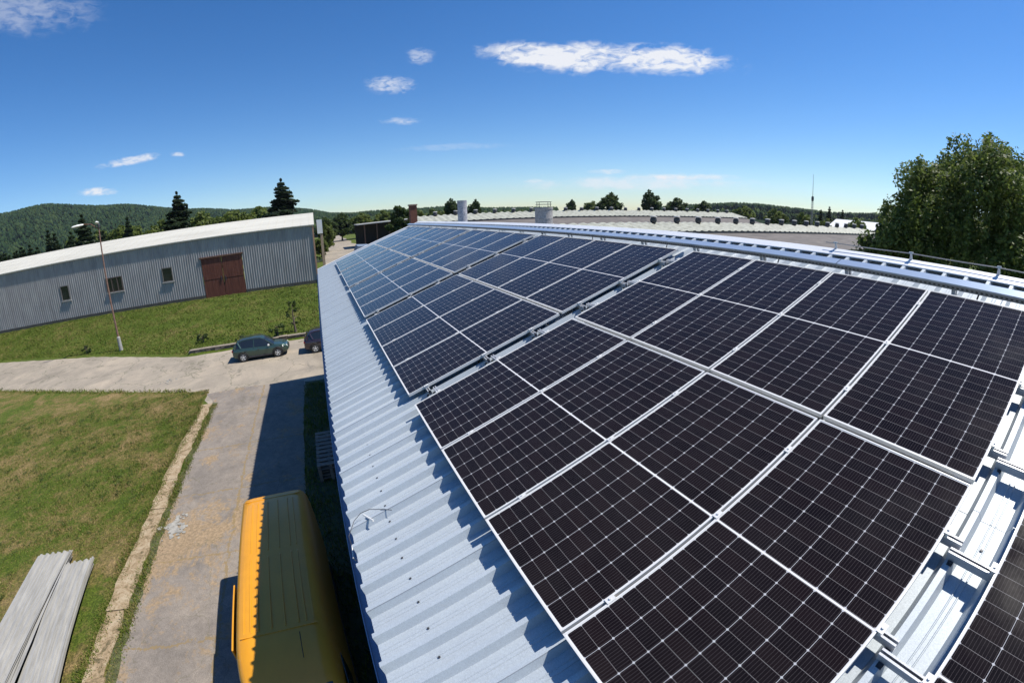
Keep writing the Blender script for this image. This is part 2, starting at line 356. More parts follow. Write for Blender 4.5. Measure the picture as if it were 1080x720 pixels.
sheet('road', wob([(-33.6, 40), (-33.6, -4), (-33.4, -13), (-39.2, -24), (-44.6, -39), (-49, -60), (-47, -64), (-38.3, -43), (-32.4, -31.3), (-24.0, -10.2), (-20.9, -8.3), (-18.6, -2), (-21.8, 0), (-22.4, 40)], .1), .008, M_DUST, 'dusty pale concrete road crossing past the parked cars', 'road')
sheet('lane', wob([(14, -8.05), (14, -2.75), (-13, -2.75), (-22.8, -2.75), (-23.4, -6.6), (-23.2, -9.1), (-21.2, -8.25)], .05), .018, M_ASPH, 'cracked grey asphalt lane beside the building', 'lane')
sheet('gravel_path', wob([(-62, -.5), (-62, 4.5), (-86, 10), (-150, 14), (-240, 8), (-240, 3), (-140, 3.5), (-100, 1.5), (-80, .2)], .5, 3), 2.13, M_DUST, 'pale gravel track leading off past the long shed', 'path').location.z = 0
# the path follows the ground
for o in list(C.objects):
    if o.name == 'gravel_path':
        n = 60; xs = np.linspace(-58, -230, n); c = np.interp(xs, [-230, -150, -120, -88, -60], [6, 5.5, 5, 5.2, 2.2]); wd = np.interp(xs, [-230, -150, -95, -60], [2.5, 3.5, 5.5, 3.0])
        wd = wd*(1+.12*np.sin(xs*.35))
        a = np.stack([xs, c-wd, height(xs, c-wd)+.05], -1); b = np.stack([xs, c+wd, height(xs, c+wd)+.05], -1)
        v = np.concatenate([a, b]); i = np.arange(n-1); f = np.stack([i, i+1, i+1+n, i+n], -1)
        bpy.data.objects.remove(o); tag(npmesh('gravel_path', v, f, M_DUST), 'pale gravel track leading off past the long shed', 'path', kind='structure')
        break
M_KERB = Mat('old_kerb_concrete', .92, spec=.2); _p = M_KERB.world(); _n = M_KERB.noise(_p, 2.6, 8, .75, .6); _f = M_KERB.noise(_p, 22, 4, .7)
_b = M_KERB.ramp(_n, [(.36, (.10, .085, .045)), (.46, (.29, .21, .125)), (.58, (.38, .30, .20)), (.75, (.45, .37, .27))])
M_KERB.color(M_KERB.mix(.5, _b, M_KERB.ramp(_f, [(.3, (.6, .6, .6)), (.7, (1.25, 1.25, 1.2))]), 'MULTIPLY')); M_KERB.bump(_f, .6, .02); M_KERB = M_KERB.m
mb = MB(); x = -21.3
while x < 13:
    L = rs.uniform(1.8, 3.6); y0, y1 = -9.02+rs.uniform(-.04, .05), -8.34+rs.uniform(-.06, .05); h = .03+rs.uniform(0, .03); t = rs.uniform(-.008, .008)
    n = 7; top = []
    lo = [(x+.012+(L-.024)*k/n, y0+rs.uniform(-.05, .05)) for k in range(n+1)]; hi = [(x+.012+(L-.024)*k/n, y1+rs.uniform(-.07, .07)) for k in range(n+1)]
    ring = lo+hi[::-1]; m_ = len(ring)
    mb.add([(a, b, -.05) for a, b in ring]+[(a, b, h+t*(a-x)) for a, b in ring], [tuple(range(m_, 2*m_))]+[(i, (i+1) % m_, (i+1) % m_+m_, i+m_) for i in range(m_)])
    x += L
tag(mb.build('kerb_strip', M_KERB), 'broken concrete kerb slabs between the lawn and the lane', 'kerb', kind='structure')
# dirt strip beside kerb and by the building
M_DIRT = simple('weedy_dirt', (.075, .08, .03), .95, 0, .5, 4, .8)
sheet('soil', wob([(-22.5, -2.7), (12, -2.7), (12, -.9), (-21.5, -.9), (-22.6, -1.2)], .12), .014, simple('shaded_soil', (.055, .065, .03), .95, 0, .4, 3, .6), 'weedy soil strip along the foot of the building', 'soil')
sheet('verge_soil', wob([(-21.4, -8.33), (13, -8.3), (13, -8.02), (-21.3, -8.05)], .08, .4), .022, M_DIRT, 'mossy gap between the kerb slabs and the lane', 'soil')

# hills: ridges of real height far off
M_HILL = Mat('forested_hill', .95, spec=.1); _p = M_HILL.world(); _n = M_HILL.noise(_p, .012, 8, .7); _f = M_HILL.noise(_p, .12, 5, .8)
_b = M_HILL.ramp(_n, [(.35, (.013, .030, .012)), (.6, (.022, .045, .017)), (.75, (.035, .06, .02))])
M_HILL.color(M_HILL.mix(.5, _b, M_HILL.ramp(_f, [(.3, (.5, .5, .5)), (.7, (1.35, 1.35, 1.35))]), 'MULTIPLY')); M_HILL.bump(_f, 1, 6); M_HILL = M_HILL.m
def hill(az, prof, r0, rt, r1, z0=2):
    """az->elev profile seen from the roof; distances r0 foot, rt crest, r1 far foot"""
    a = np.radians(az); e = np.interp(az, prof[0], prof[1]); rt_ = np.interp(az, prof[0], rt) if hasattr(rt, '__len__') else np.full_like(e, rt)
    zt = CAM.z - 6.5 + rt_*np.tan(np.radians(e)); ts = np.linspace(0, 1, 26)
    rings = []
    for t in ts:
        r = r0+(rt_-r0)*t; z = z0 + (zt-z0)*smooth(t**.9)*1.0
        z = z + 6*np.sin(a*40+t*7)*np.sin(t*np.pi)*(zt-z0)/120
        rings.append(np.stack([CAM.x+r*np.cos(a), CAM.y+r*np.sin(a), z], -1))
    for t in np.linspace(0, 1, 8)[1:]:
        r = rt_+(r1-rt_)*t; z = zt+(z0-zt)*smooth(t); rings.append(np.stack([CAM.x+r*np.cos(a), CAM.y+r*np.sin(a), z], -1))
    return np.array(rings)
def hill_obj(name, rings, mat, label):
    k, n, _ = rings.shape; i = np.arange(k*n).reshape(k, n); f = np.stack([i[:-1, :-1], i[1:, :-1], i[1:, 1:], i[:-1, 1:]], -1).reshape(-1, 4)
    return tag(npmesh(name, rings.reshape(-1, 3), f, mat, smooth=True), label, 'hill', kind='structure')
azL = np.arange(168, 262, .4)
profL = ([168, 174, 178, 180.5, 185.8, 189.5, 194.6, 197.5, 201.3, 206.3, 210, 213, 215, 222, 235, 262], [.3, .5, .95, 1.6, 2.35, 2.45, 3.15, 3.7, 4.35, 5.1, 5.5, 5.55, 5.45, 4.6, 3, 1])
HL = hill(azL, profL, 520, 1250, 2100)
hill_obj('hill', HL, M_HILL, 'broad wooded hill rising on the left behind the long shed')
azM = np.arange(150, 186, .4)
profM = ([150, 158, 163.9, 168.6, 172.7, 175.8, 178, 180, 186], [.15, .3, .72, .7, .8, .72, .85, .9, .6])
HM = hill(azM, profM, 420, 900, 1700, 0); hill_obj('hill', HM, M_HILL, 'low wooded ridge closing the valley in the middle distance')
azR = np.arange(84, 139, .4)
profR = ([84, 95, 104, 109, 113, 117.4, 119.3, 123, 125.8, 127.7, 132.8, 137, 139], [1.6, 1.6, 1.3, .9, .55, .35, .45, .65, .85, .8, .45, .1, -.1])
HR = hill(azR, profR, 330, 700, 1500, 1); M_FIELD = m_grass('far_field', .1)
hill_obj('hill', HR, M_HILL, 'wooded rise with a field on the right horizon')
# field patch on the right rise: laid on its slope
k0, k1 = 11, 17; sel = (azR > 119) & (azR < 125.5); fr = HR[k0:k1+1][:, sel].copy(); fr[..., 2] += 1.2
kk, nn_, _ = fr.shape; ii = np.arange(kk*nn_).reshape(kk, nn_)
tag(npmesh('field', fr.reshape(-1, 3), np.stack([ii[:-1, :-1], ii[1:, :-1], ii[1:, 1:], ii[:-1, 1:]], -1).reshape(-1, 4), simple('meadow', (.12, .16, .05), .95, 0, .2, .02)), 'light green meadow on the right rise', 'field', kind='structure')

# ------------------------------------------------------------------ foliage
def m_leaf(name, lo, hi, sp=.25):
    m = Mat(name, .55, 0, lo, sp); i = m.island(); n = m.noise(m.coord(), .55, 4, .6)
    f = m.math('ADD', m.math('MULTIPLY', i, .55), m.math('MULTIPLY', n, .45)); m.color(m.ramp(f, [(.2, lo), (.8, hi)]))
    m.b.inputs['Transmission Weight'].default_value = 0
    tr = m.n.new('ShaderNodeBsdfTranslucent'); mx = m.n.new('ShaderNodeMixShader'); mx.inputs[0].default_value = .36
    m.l.new(m.ramp(f, [(.2, tuple(c*1.5 for c in lo)), (.8, tuple(c*1.5 for c in hi))]), tr.inputs[0])
    out = m.n['Material Output']; m.l.new(m.b.outputs[0], mx.inputs[1]); m.l.new(tr.outputs[0], mx.inputs[2]); m.l.new(mx.outputs[0], out.inputs[0]); return m.m
M_LEAF = m_leaf('birch_leaves', (.05, .082, .015), (.15, .185, .04)); M_LEAFD = m_leaf('dark_leaves', (.022, .042, .010), (.07, .10, .024)); M_NEEDLE = m_leaf('spruce_needles', (.010, .022, .009), (.034, .055, .018))
M_LEAFY = m_leaf('bright_leaves', (.06, .09, .015), (.15, .18, .035))
def quads(cen, nrm, sz, rg, asp=1.6, along=None):
    """leaf quads: centres Nx3, normals Nx3, sizes N"""
    nrm = nrm/np.linalg.norm(nrm, axis=1, keepdims=True)
    ref = rg.normal(size=cen.shape) if along is None else along
    a = np.cross(nrm, ref); a /= np.linalg.norm(a, axis=1, keepdims=True)+1e-9; b = np.cross(nrm, a)
    a = a*sz[:, None]*.5; b = b*sz[:, None]*.5*asp
    v = np.stack([cen-a*.3-b, cen+a, cen+a*.2+b, cen-a], 1).reshape(-1, 3); f = np.arange(len(cen)*4).reshape(-1, 4); return v, f
def trunk_mesh(h, r, rg, limbs=7, spread=2.5, crown0=.3, top=.85):
    mb = MB(); pts = []; x = y = 0
    for k in range(8):
        t = k/7; pts.append((x, y, h*top*t)); x += rg.uniform(-.03, .03)*h*.3; y += rg.uniform(-.03, .03)*h*.3
    mb.tube(pts, [r*(1-.85*k/7)*(1.35 if k == 0 else 1) for k in range(8)], 9)
    for i in range(limbs):
        k = int(rg.integers(2, 7)); p = Vector(pts[k]); a = i*2.4+rg.uniform(-.4, .4); L = spread*rg.uniform(.6, 1)*(1.15-k/9)
        q = [p+Vector((math.cos(a)*L*s, math.sin(a)*L*s, L*.75*s**.8)) for s in (0, .35, .7, 1)]
        rr = r*(1-.85*k/7)*.55; mb.tube(q, [rr, rr*.7, rr*.4, rr*.12], 6)
    return mb
def broad_tree(name, loc, h, rad, n, leaf, mat, label, cat='tree', group=None, seed=1, crown0=.22, nclump=60, droop=0., flat=1., boxy=False):
    rg = np.random.default_rng(seed); root = empty(name, loc, 0, label, cat, group)
    trunk_mesh(h, h*.022+.04, rg, 9, rad*.8).build('trunk', M_BARK, root, True)
    zc = h*(crown0+1)/2; hz = h*(1-crown0)/2
    u = rg.normal(size=(nclump, 3)); u /= np.linalg.norm(u, axis=1, keepdims=True); rr = rg.uniform(.35, 1, nclump)**.55
    if boxy: u = np.sign(u)*np.abs(u)**.72
    lump = 1+.16*np.sin(u[:, 0]*5+seed)*np.cos(u[:, 1]*4+seed*2)
    c = u*(rr*lump)[:, None]*np.array([rad, rad, hz])*.86; c[:, 2] += zc
    # narrower top
    k = np.clip((c[:, 2]-zc)/hz, -1, 1); c[:, :2] *= (1-.2*np.clip(k, 0, 1))[:, None]
    cs = rg.uniform(.55, 1.15, nclump)*rad*(.26 if not boxy else .2)
    w = cs**2; ci = rg.choice(nclump, n, p=w/w.sum())
    d = rg.normal(size=(n, 3)); d /= np.linalg.norm(d, axis=1, keepdims=True); rd = rg.uniform(.15, 1, n)**.45
    p = c[ci]+d*(rd*cs[ci])[:, None]*np.array([1, 1, .75])
    if droop:
        nd = int(n*.35); j = rg.integers(0, n, nd); t = rg.uniform(0, 1, nd); strand = rg.integers(0, 500, nd)
        srg = np.random.default_rng(seed+5); sc_ = srg.normal(size=(500, 3)); sc_ /= np.linalg.norm(sc_, axis=1, keepdims=True)
        s0 = sc_[strand]*np.array([rad, rad, hz])*srg.uniform(.8, 1.02, 500)[strand][:, None]; s0[:, 2] += zc
        L = droop*srg.uniform(.4, 1.2, 500)[strand]
        p[j] = s0+np.stack([sc_[strand, 0]*.3*np.sqrt(t), sc_[strand, 1]*.3*np.sqrt(t), -L*t], -1)+rg.normal(size=(nd, 3))*.09
    nrm = d+rg.normal(size=(n, 3))*.8+np.array([0, 0, .5])
    v, f = quads(p, nrm, leaf*rg.uniform(.6, 1.3, n), rg); npmesh('crown', v, f, mat, root)
    return root
def conifer(name, loc, h, rad, n, mat, label, group=None, seed=1, size=.5, bare=.06):
    rg = np.random.default_rng(seed); root = empty(name, loc, 0, label, 'tree', group)
    mb = MB(); mb.tube([(0, 0, 0), (0, 0, h*.5), (0, 0, h*.98)], [h*.017+.05, h*.010+.02, .015], 7); mb.build('trunk', M_BARK, root, True)
    tiers = max(9, int(h*1.5)); t = rg.uniform(0, 1, n)**.8; ti = np.round(t*tiers)/tiers
    az_n = 9; bi = rg.integers(0, az_n, n); ang = bi*2*np.pi/az_n+ti*37.7+rg.normal(size=n)*.16
    prof = (1-ti)**.66*(1+.18*np.sin(ti*91+seed)); L = rad*prof*(.82+.28*np.sin(bi*7.1+ti*53+seed))+.08
    s = rg.uniform(.05, 1, n)**.6; r = L*s
    z = h*(bare+(1-bare)*ti)-r*.36+rg.normal(size=n)*h*.006+ (s**3)*.06*L
    p = np.stack([r*np.cos(ang), r*np.sin(ang), z], -1)
    nrm = np.stack([np.cos(ang)*.35, np.sin(ang)*.35, np.ones(n)], -1)+rg.normal(size=(n, 3))*.45
    v, f = quads(p, nrm, size*(.45+.75*(1-ti))*rg.uniform(.6, 1.3, n), rg, 1.9, np.stack([np.sin(ang), -np.cos(ang), np.zeros(n)], -1)*-1); npmesh('crown', v, f, mat, root)
    return root

# ------------------------------------------------------------------ the building with the solar roof
U0, U1, VE, VR = -22.2, 14.0, -1.1, 5.46
hall = empty('metal_hall', (0, 0, 0), 0, 'hall with corrugated zinc roof under the solar panels beside the lane', 'building')
PITCH = .252; PHASE = .15
def profile(u0, u1):
    pts = []; k = math.floor((u0-PHASE)/PITCH)-1
    while PHASE+k*PITCH < u1+PITCH:
        c = PHASE+k*PITCH
        pts += [(c-.047, -.158), (c-.019, -.098), (c+.019, -.098), (c+.047, -.158), (c+.104, -.158), (c+.108, -.153), (c+.112, -.153), (c+.116, -.158),
                (c+.136, -.158), (c+.140, -.153), (c+.144, -.153), (c+.148, -.158)]
        k += 1
    return [p for p in sorted(pts) if u0 <= p[0] <= u1]
pr = profile(U0, U1)
def corr(vlist, flip=None, th=.0015):
    """corrugated sheet between slope stations"""
    vs = []; fs = []; n = len(pr)
    for (v, dw) in vlist:
        for u, w in pr:
            p = roof(u, v, w+dw)
            if flip is not None: p = Vector((p.x, 2*flip-p.y, p.z))
            vs.append(p)
    for j in range(len(vlist)-1):
        for i in range(n-1): fs.append((j*n+i, j*n+i+1, (j+1)*n+i+1, (j+1)*n+i))
    return vs, fs
YR = roof(0, VR, -.12).y
mb = MB()
vs, fs = corr([(VE, 0), (2.2, 0), (2.2, .002), (VR, .002)]); mb.add(vs, fs)
vs, fs = corr([(VR, -.155+.12), (VE-.5, -.155+.12)], YR); mb.add(vs, fs)
# screws in the troughs near the eave, mid slope and ridge
sm = []
for v in (-.72, .55, 2.0, 3.4, 4.68, 5.2):
    k = math.floor((U0-PHASE)/PITCH)+1
    while PHASE+k*PITCH+.13 < U1:
        u = PHASE+k*PITCH+.126; M_ = Matrix.Translation(roof(u+rs.uniform(-.004, .004), v+rs.uniform(-.006, .006), -.1575)) @ Matrix.Rotation(0.34244564, 4, 'X')
        mb.tube([M_ @ Vector((0, 0, 0)), M_ @ Vector((0, 0, .007))], .009, 6, 1); k += 1 if v < 0 else 2
k = math.floor((U0-PHASE)/PITCH)+2
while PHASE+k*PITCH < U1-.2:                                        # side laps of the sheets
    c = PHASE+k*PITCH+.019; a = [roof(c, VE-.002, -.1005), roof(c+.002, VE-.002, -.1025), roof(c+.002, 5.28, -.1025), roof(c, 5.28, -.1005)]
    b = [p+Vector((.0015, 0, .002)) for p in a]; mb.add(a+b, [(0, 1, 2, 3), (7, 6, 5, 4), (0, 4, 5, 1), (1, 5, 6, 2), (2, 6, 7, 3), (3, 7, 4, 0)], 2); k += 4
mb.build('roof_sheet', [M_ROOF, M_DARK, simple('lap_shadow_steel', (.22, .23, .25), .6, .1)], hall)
# walls
M_WALLP = simple('grey_render', (.33, .33, .32), .9, 0, .2, 2, .4)
e = roof(0, VE, -.16); yb = 2*YR-e.y
mb = MB(); mb.box(U0+.25, U1-.25, e.y+.16, e.y+.36, -.2, e.z-.03); mb.build('wall', M_WALLP, hall)
mb = MB(); mb.box(U0+.25, U1-.25, yb+.1, yb+.3, -.2, e.z-.03); mb.build('wall', M_WALLP, hall)
for uu in (U0+.25, U1-.45):
    mb = MB(); a = [(e.y+.37, -.2), (yb+.09, -.2), (yb+.09, e.z-.05), (YR, roof(0, VR, -.22).z), (e.y+.37, e.z-.05)]
    mb.loft([[(uu+.002, y, z) for y, z in a], [(uu+.2, y, z) for y, z in a]]); mb.build('end_wall', M_WALLP, hall)
# eave flashing: dark face with a bright lip just beyond the sheet ends
mb = MB(); Y0 = e.y+.03
mb.box(U0, U1, Y0, Y0+.004, e.z-.22, e.z-.012); mb.box(U0, U1, Y0-.095, Y0-.001, e.z-.222, e.z-.218); mb.box(U0, U1, Y0-.104, Y0-.096, e.z-.222, e.z-.190)
mb.build('eave_flashing', m_galv('blue_grey_flashing', (.33, .36, .46), .45, .2), hall)
# ridge cap
mb = MB(); cap = []
for v, w in ((5.295, -.097), (5.30, -.088), (VR, -.078)): cap.append(roof(0, v, w))
cap2 = [Vector((0, 2*YR-p.y, p.z)) for p in cap[::-1]]; sec = [Vector((0, p.y, p.z)) for p in cap]+cap2
L_ = 2.1; u = U0
while u < U1:
    u2 = min(u+L_+.06, U1); dz = .0015*(int((u-U0)/L_) % 2)
    mb.loft([[(u, p.y, p.z+dz) for p in sec]+[(u, p.y, p.z+dz-.002) for p in sec[::-1]], [(u2, p.y, p.z+dz) for p in sec]+[(u2, p.y, p.z+dz-.002) for p in sec[::-1]]]); u += L_
mb.build('ridge_cap', m_galv('pale_ridge_steel', (.70, .71, .72), .45, .15), hall)
# verge trims at the gable ends
for uu, s_ in ((U0, -1), (U1, 1)):
    mb = MB(); a = [(VE, -.20), (VR, -.20), (VR, -.0965), (VE, -.0965)]
    mb.add([roof(uu+s_*.012, v, w) for v, w in a]+[roof(uu+s_*.002, v, w) for v, w in a], [(0, 1, 2, 3), (7, 6, 5, 4), (0, 4, 5, 1), (1, 5, 6, 2), (2, 6, 7, 3), (3, 7, 4, 0)])
    b = [(VE, -.096), (VR, -.096), (VR, -.092), (VE, -.092)]
    mb.add([roof(uu+s_*.013, v, w) for v, w in b]+[roof(uu-s_*.32, v, w) for v, w in b], [(0, 1, 2, 3), (7, 6, 5, 4), (0, 4, 5, 1), (1, 5, 6, 2), (2, 6, 7, 3), (3, 7, 4, 0)])
    mb.build('verge_trim', m_galv('verge_steel', (.74, .74, .74), .45, .1), hall)

# cable tray along the top of the arrays
tray = empty('cable_tray', roof(0, 4.9, -.1), 0, 'long zinc cable tray running along the top of the solar panels', 'cable tray')
TM = tray.matrix_basis.inverted() if False else Matrix.Translation(-roof(0, 4.9, -.1))
def tbox(mb, u0, u1, v0, v1, w0, w1, mi=0): mb.box(u0, u1, v0, v1, w0, w1, mi, TM @ RM)
T0, T1, TB, TT = 4.70, 4.842, .002, .068
mb = MB(); tbox(mb, U0+.5, 12, T0+.006, T0+.009, TB, TT-.004); tbox(mb, U0+.5, 12, T0+.010, T1-.010, TB, TB+.003); tbox(mb, U0+.5, 12, T1-.009, T1-.006, TB, TT-.004)
M_PERF = Mat('perforated_tray_side', .45, .3, (.27, .27, .28)); _t = M_PERF.n.new('ShaderNodeNewGeometry'); _s = M_PERF.n.new('ShaderNodeSeparateXYZ'); M_PERF.l.new(_t.outputs['Position'], _s.inputs[0])
_fx = M_PERF.math('FRACT', M_PERF.math('MULTIPLY', _s.outputs[0], 20.0)); _fz = M_PERF.math('FRACT', M_PERF.math('MULTIPLY', _s.outputs[2], 28.0))
_h = M_PERF.math('MULTIPLY', M_PERF.math('LESS_THAN', M_PERF.math('ABSOLUTE', M_PERF.math('SUBTRACT', _fx, .5)), .26), M_PERF.math('LESS_THAN', M_PERF.math('ABSOLUTE', M_PERF.math('SUBTRACT', _fz, .5)), .2))
M_PERF.color(M_PERF.mix(_h, (.27, .27, .28), (.03, .03, .03))); M_PERF = M_PERF.m
mb.build('tray_body', M_PERF, tray)
u = U0+.5
while u < 12:
    mb = MB(); u2 = min(u+2.99, 12)
    tbox(mb, u, u2, T0, T1, TT-.003, TT); tbox(mb, u, u2, T0, T0+.003, TT-.016, TT-.0035); tbox(mb, u, u2, T1-.003, T1, TT-.016, TT-.0035)
    mb.build('tray_lid', M_TRAY, tray); u += 3.0
k = math.ceil((U0+.6-PHASE)/PITCH)
while PHASE+k*PITCH < 12:
    u = PHASE+k*PITCH; mb = MB(); tbox(mb, u-.02, u+.02, T0+.02, T0+.045, -.0995, TB-.001); tbox(mb, u-.02, u+.02, T1-.045, T1-.02, -.0995, TB-.001); tbox(mb, u-.02, u+.02, T0+.0455, T1-.0455, -.0995, -.0965)
    mb.build('tray_bracket', M_RAIL, tray); k += 5
for k in range(14):
    u = -19.2+k*2.31+rs.uniform(-.3, .3); mb = MB(); p = [(u, 4.55, -.05), (u+.02, 4.64, -.075), (u+.05, 4.70, -.05), (u+.06, 4.73, .0)]
    mb.tube([TM @ roof(*q) for q in p], .009, 6); mb.build('cable', M_BLACK, tray)

# solar panels
PW, PH, TH, GAP, ROWG = 1.134, 2.278, .035, .02, .046
def make_panel():
    root = empty('solar_panel', (0, 0, 0))
    mb = MB(); f = .011
    mb.box(0, PW, 0, f, -TH, 0); mb.box(0, PW, PH-f, PH, -TH, 0); mb.box(0, f, f+.0003, PH-f-.0003, -TH, 0); mb.box(PW-f, PW, f+.0003, PH-f-.0003, -TH, 0)
    mb.build('frame', M_ALU, root)
    mb = MB(); mb.add([(f, f, -.003), (PW-f, f, -.003), (PW-f, PH-f, -.003), (f, PH-f, -.003), (f, f, -.007), (PW-f, f, -.007), (PW-f, PH-f, -.007), (f, PH-f, -.007)], [(0, 1, 2, 3), (7, 6, 5, 4)])
    o = mb.build('cell_sheet', M_CELL, root); me = o.data; uv = me.uv_layers.new(name='UVMap')
    for lp in me.loops: uv.data[lp.index].uv = me.vertices[lp.vertex_index].co[:2]
    return root
P0 = make_panel()
ARR = [('the array at the right photo edge', 4.933, 4), ('the nearest full array', 0.0, 4), ('the second array back', -.337-4.596, 4), ('the third array back', -.337-4.596*2-.355, 4), ('the fourth array back', -.337-4.596*3-.355-.37, 4), ('the farthest array by the gable', -.337-4.596*4-.355-.37-.36, 4)]
COLN = ['rightmost', 'second rightmost', 'third rightmost', 'leftmost']
COLR = ['first', 'second', 'third', 'fourth']
first = True
for ai, (an, ua, nc) in enumerate(ARR):
    for r in range(2):
        for c in range(nc):
            o = P0 if first else copy_tree(P0); first = False
            Mx = Matrix.Translation(roof(ua+c*(PW+GAP), r*(PH+ROWG), 0)) @ Matrix.Rotation(0.34244564, 4, 'X') @ Matrix.Rotation(rs.uniform(-.0012, .0012), 4, 'Y')
            o.location, q_, _s = Mx.decompose(); o.rotation_euler = q_.to_euler()
            nm = COLR[c] if ai == 0 else COLN[nc-1-c]
            tag(o, '%s solar panel in the %s row of %s' % (nm, ('lower', 'upper')[r], an), 'solar panel', 'solar panels mounted on the zinc roof')
# rails: open channels on the roof crests, running through the gaps between arrays
RV = [.33, 1.17, 1.89, 2.70, 3.46, 4.27]
def channel(u0, u1):
    mb = MB(); h = .062
    mb.box(u0, u1, -.0205, -.0180, 0, h); mb.box(u0, u1, .0180, .0205, 0, h); mb.box(u0, u1, -.0179, .0179, 0, .0025)
    mb.box(u0, u1, -.0179, -.0075, h-.0025, h-.0002); mb.box(u0, u1, .0075, .0179, h-.0025, h-.0002); return mb
RN = ['lowest', 'second lowest', 'third lowest', 'third highest', 'second highest', 'highest']
def clampm(w):
    mb = MB(); mb.box(-w, w, -.03, .03, .024, .029); mb.box(-w*.4, w*.4, -.028, .028, -.012, .0238)
    mb.tube([(0, 0, .0291), (0, 0, .036)], .0075, 6); return mb
CL_MID = clampm(.019).build('clamp', M_ALU); CL_END = None
first = True
for ai, (an, ua, nc) in enumerate(ARR):
    wd = nc*PW+(nc-1)*GAP; off = -.08 if ai % 2 == 0 else 0
    rail_me = None
    for ri, v in enumerate(RV):
        root = empty('mounting_rail', roof(ua, v+off, -.0995)); root.rotation_euler = (0.34244564, 0, 0)
        tag(root, '%s galvanised rail under %s' % (RN[ri], an), 'mounting rail', 'rails carrying the solar panels')
        lft = .27 if ai < 4 else .08; rgt = .112 if ai > 0 else .1
        if rail_me is None: rail = channel(-lft, wd+rgt).build('channel', M_RAIL, root); rail_me = rail
        else: c_ = rail_me.copy(); C.objects.link(c_); c_.parent = root
        for k in range(nc+1):
            x = -.012 if k == 0 else (wd+.012 if k == nc else k*(PW+GAP)-GAP/2)
            if first: c_ = CL_MID; first = False
            else: c_ = CL_MID.copy(); C.objects.link(c_)
            c_.parent = root; c_.location = (x, 0, .0755)
# hex screws fixing the rails to the crests, visible in the open gaps
for o in [o for o in C.objects if o.name.startswith('mounting_rail')]:
    wd = 4*PW+3*GAP
    for x in (-.235, wd+.085):
        mb = MB(); mb.tube([(x, -.035, .0031), (x, -.035, .011)], .011, 8); mb.box(x-.016, x+.016, -.055, -.0207, 0, .003); mb.build('bolt', M_DARK, o)
# lightning conductor above the ridge on stand-offs
lc = empty('lightning_conductor', roof(1.9, VR, -.06), 0, 'thin grey lightning wire on short stand-offs above the ridge at right', 'lightning wire')
o_ = roof(1.9, VR, -.06); pts = []
for k in range(41):
    u = 1.75+k*.2; ph = ((u-1.9) % 1.05)/1.05; pts.append(roof(u, VR+.01, -.002-.008*math.sin(ph*math.pi))-o_)
mb = MB(); mb.tube(pts, .0065, 6); mb.build('wire', simple('grey_wire', (.30, .30, .30), .5, .5), lc)
for k in range(8):
    u = 1.9+k*1.05; mb = MB(); a = roof(u, VR+.01, -.078)-o_; b = roof(u, VR+.01, .004)-o_
    mb.tube([a, b], [.02, .012], 8); mb.box(-.024, .024, -.018, .018, -.012, .012, 0, Matrix.Translation(b)); mb.build('stand_off', M_CONC if False else M_RAIL, lc)
# bent wire and bracket lying on the eave
bw = empty('loose_wire', roof(1.35, -.95, -.1), 0, 'short bent wire and clip lying loose on the eave', 'wire'); o_ = roof(1.35, -.95, -.1)
mb = MB(); mb.tube([roof(u, v, w)-o_ for u, v, w in ((1.58, -1.14, -.20), (1.50, -1.12, -.11), (1.36, -1.03, -.085), (1.30, -.95, -.085), (1.31, -.86, -.088), (1.42, -.72, -.092), (1.48, -.66, -.095))], .0035, 5); mb.build('wire', M_DARK, bw)
mb = MB(); mb.tube([roof(u, v, w)-o_ for u, v, w in ((1.34, -.93, -.088), (1.50, -.85, -.085))], .009, 6); mb.build('bracket', M_ALU, bw); mb = MB(); mb.tube([roof(u, v, w)-o_ for u, v, w in ((1.56, -1.13, -.17), (1.70, -1.15, -.19), (1.66, -1.16, -.26))], .006, 6)
mb.build('clip', M_ALU, bw)

# ------------------------------------------------------------------ stacks behind the ridge
def stack_(name, loc, h, r, mat, label, rods=True, n=24):
    root = empty(name, loc, 0, label, 'chimney'); mb = MB(); prof = [(r*1.03, 0), (r*1.03, .1)]
    z = .1
    while z < h-.12: prof += [(r, z+.01), (r, min(z+.62, h-.1)), (r*1.018, min(z+.625, h-.098)), (r*1.018, min(z+.655, h-.09))]; z += .66
    prof += [(r*1.05, h-.08), (r*1.05, h), (r*.86, h), (r*.86, h-.3), (0, h-.3)]
    mb.lathe((0, 0, 0), prof, n); mb.build('shaft', mat, root, True)
    if rods:
        mb = MB()
        for k in range(4): a = k*math.pi/2+.5; mb.tube([(r*.9*math.cos(a), r*.9*math.sin(a), h-.02), (r*.9*math.cos(a), r*.9*math.sin(a), h+.22)], .012, 5)
        for z in (.12, .22): mb.tube([(r*.9*math.cos(a), r*.9*math.sin(a), h+z) for a in (k*math.pi/8 for k in range(17))], .01, 5)
        mb.build('cage', M_DARK, root)
    return root
def speck(name, a, b):
    m = Mat(name, .9); f = m.noise(m.coord(), 14, 5, .8); m.color(m.ramp(f, [(.4, a), (.6, b)])); m.bump(f, .5, .02); return m.m
def farz(y): return e.z + (yb-y)*math.tan(0.34244564) - .3
stack_('round_chimney', (-11.5, 7.95, farz(7.95)), G+2.24-farz(7.95), .36, speck('weathered_concrete', (.20, .19, .19), (.34, .32, .31)), 'larger round concrete chimney with wire cage behind the roof ridge')
stack_('round_chimney', (-19.7, 7.2, farz(7.2)), G+2.82-farz(7.2), .27, speck('speckled_concrete', (.20, .20, .23), (.42, .41, .43)), 'slimmer speckled grey round chimney near the far roof end', False)
bc = empty('brick_chimney', (-30.6, 6.7, 0), 0, 'square red brick chimney standing just past the far roof end', 'chimney')
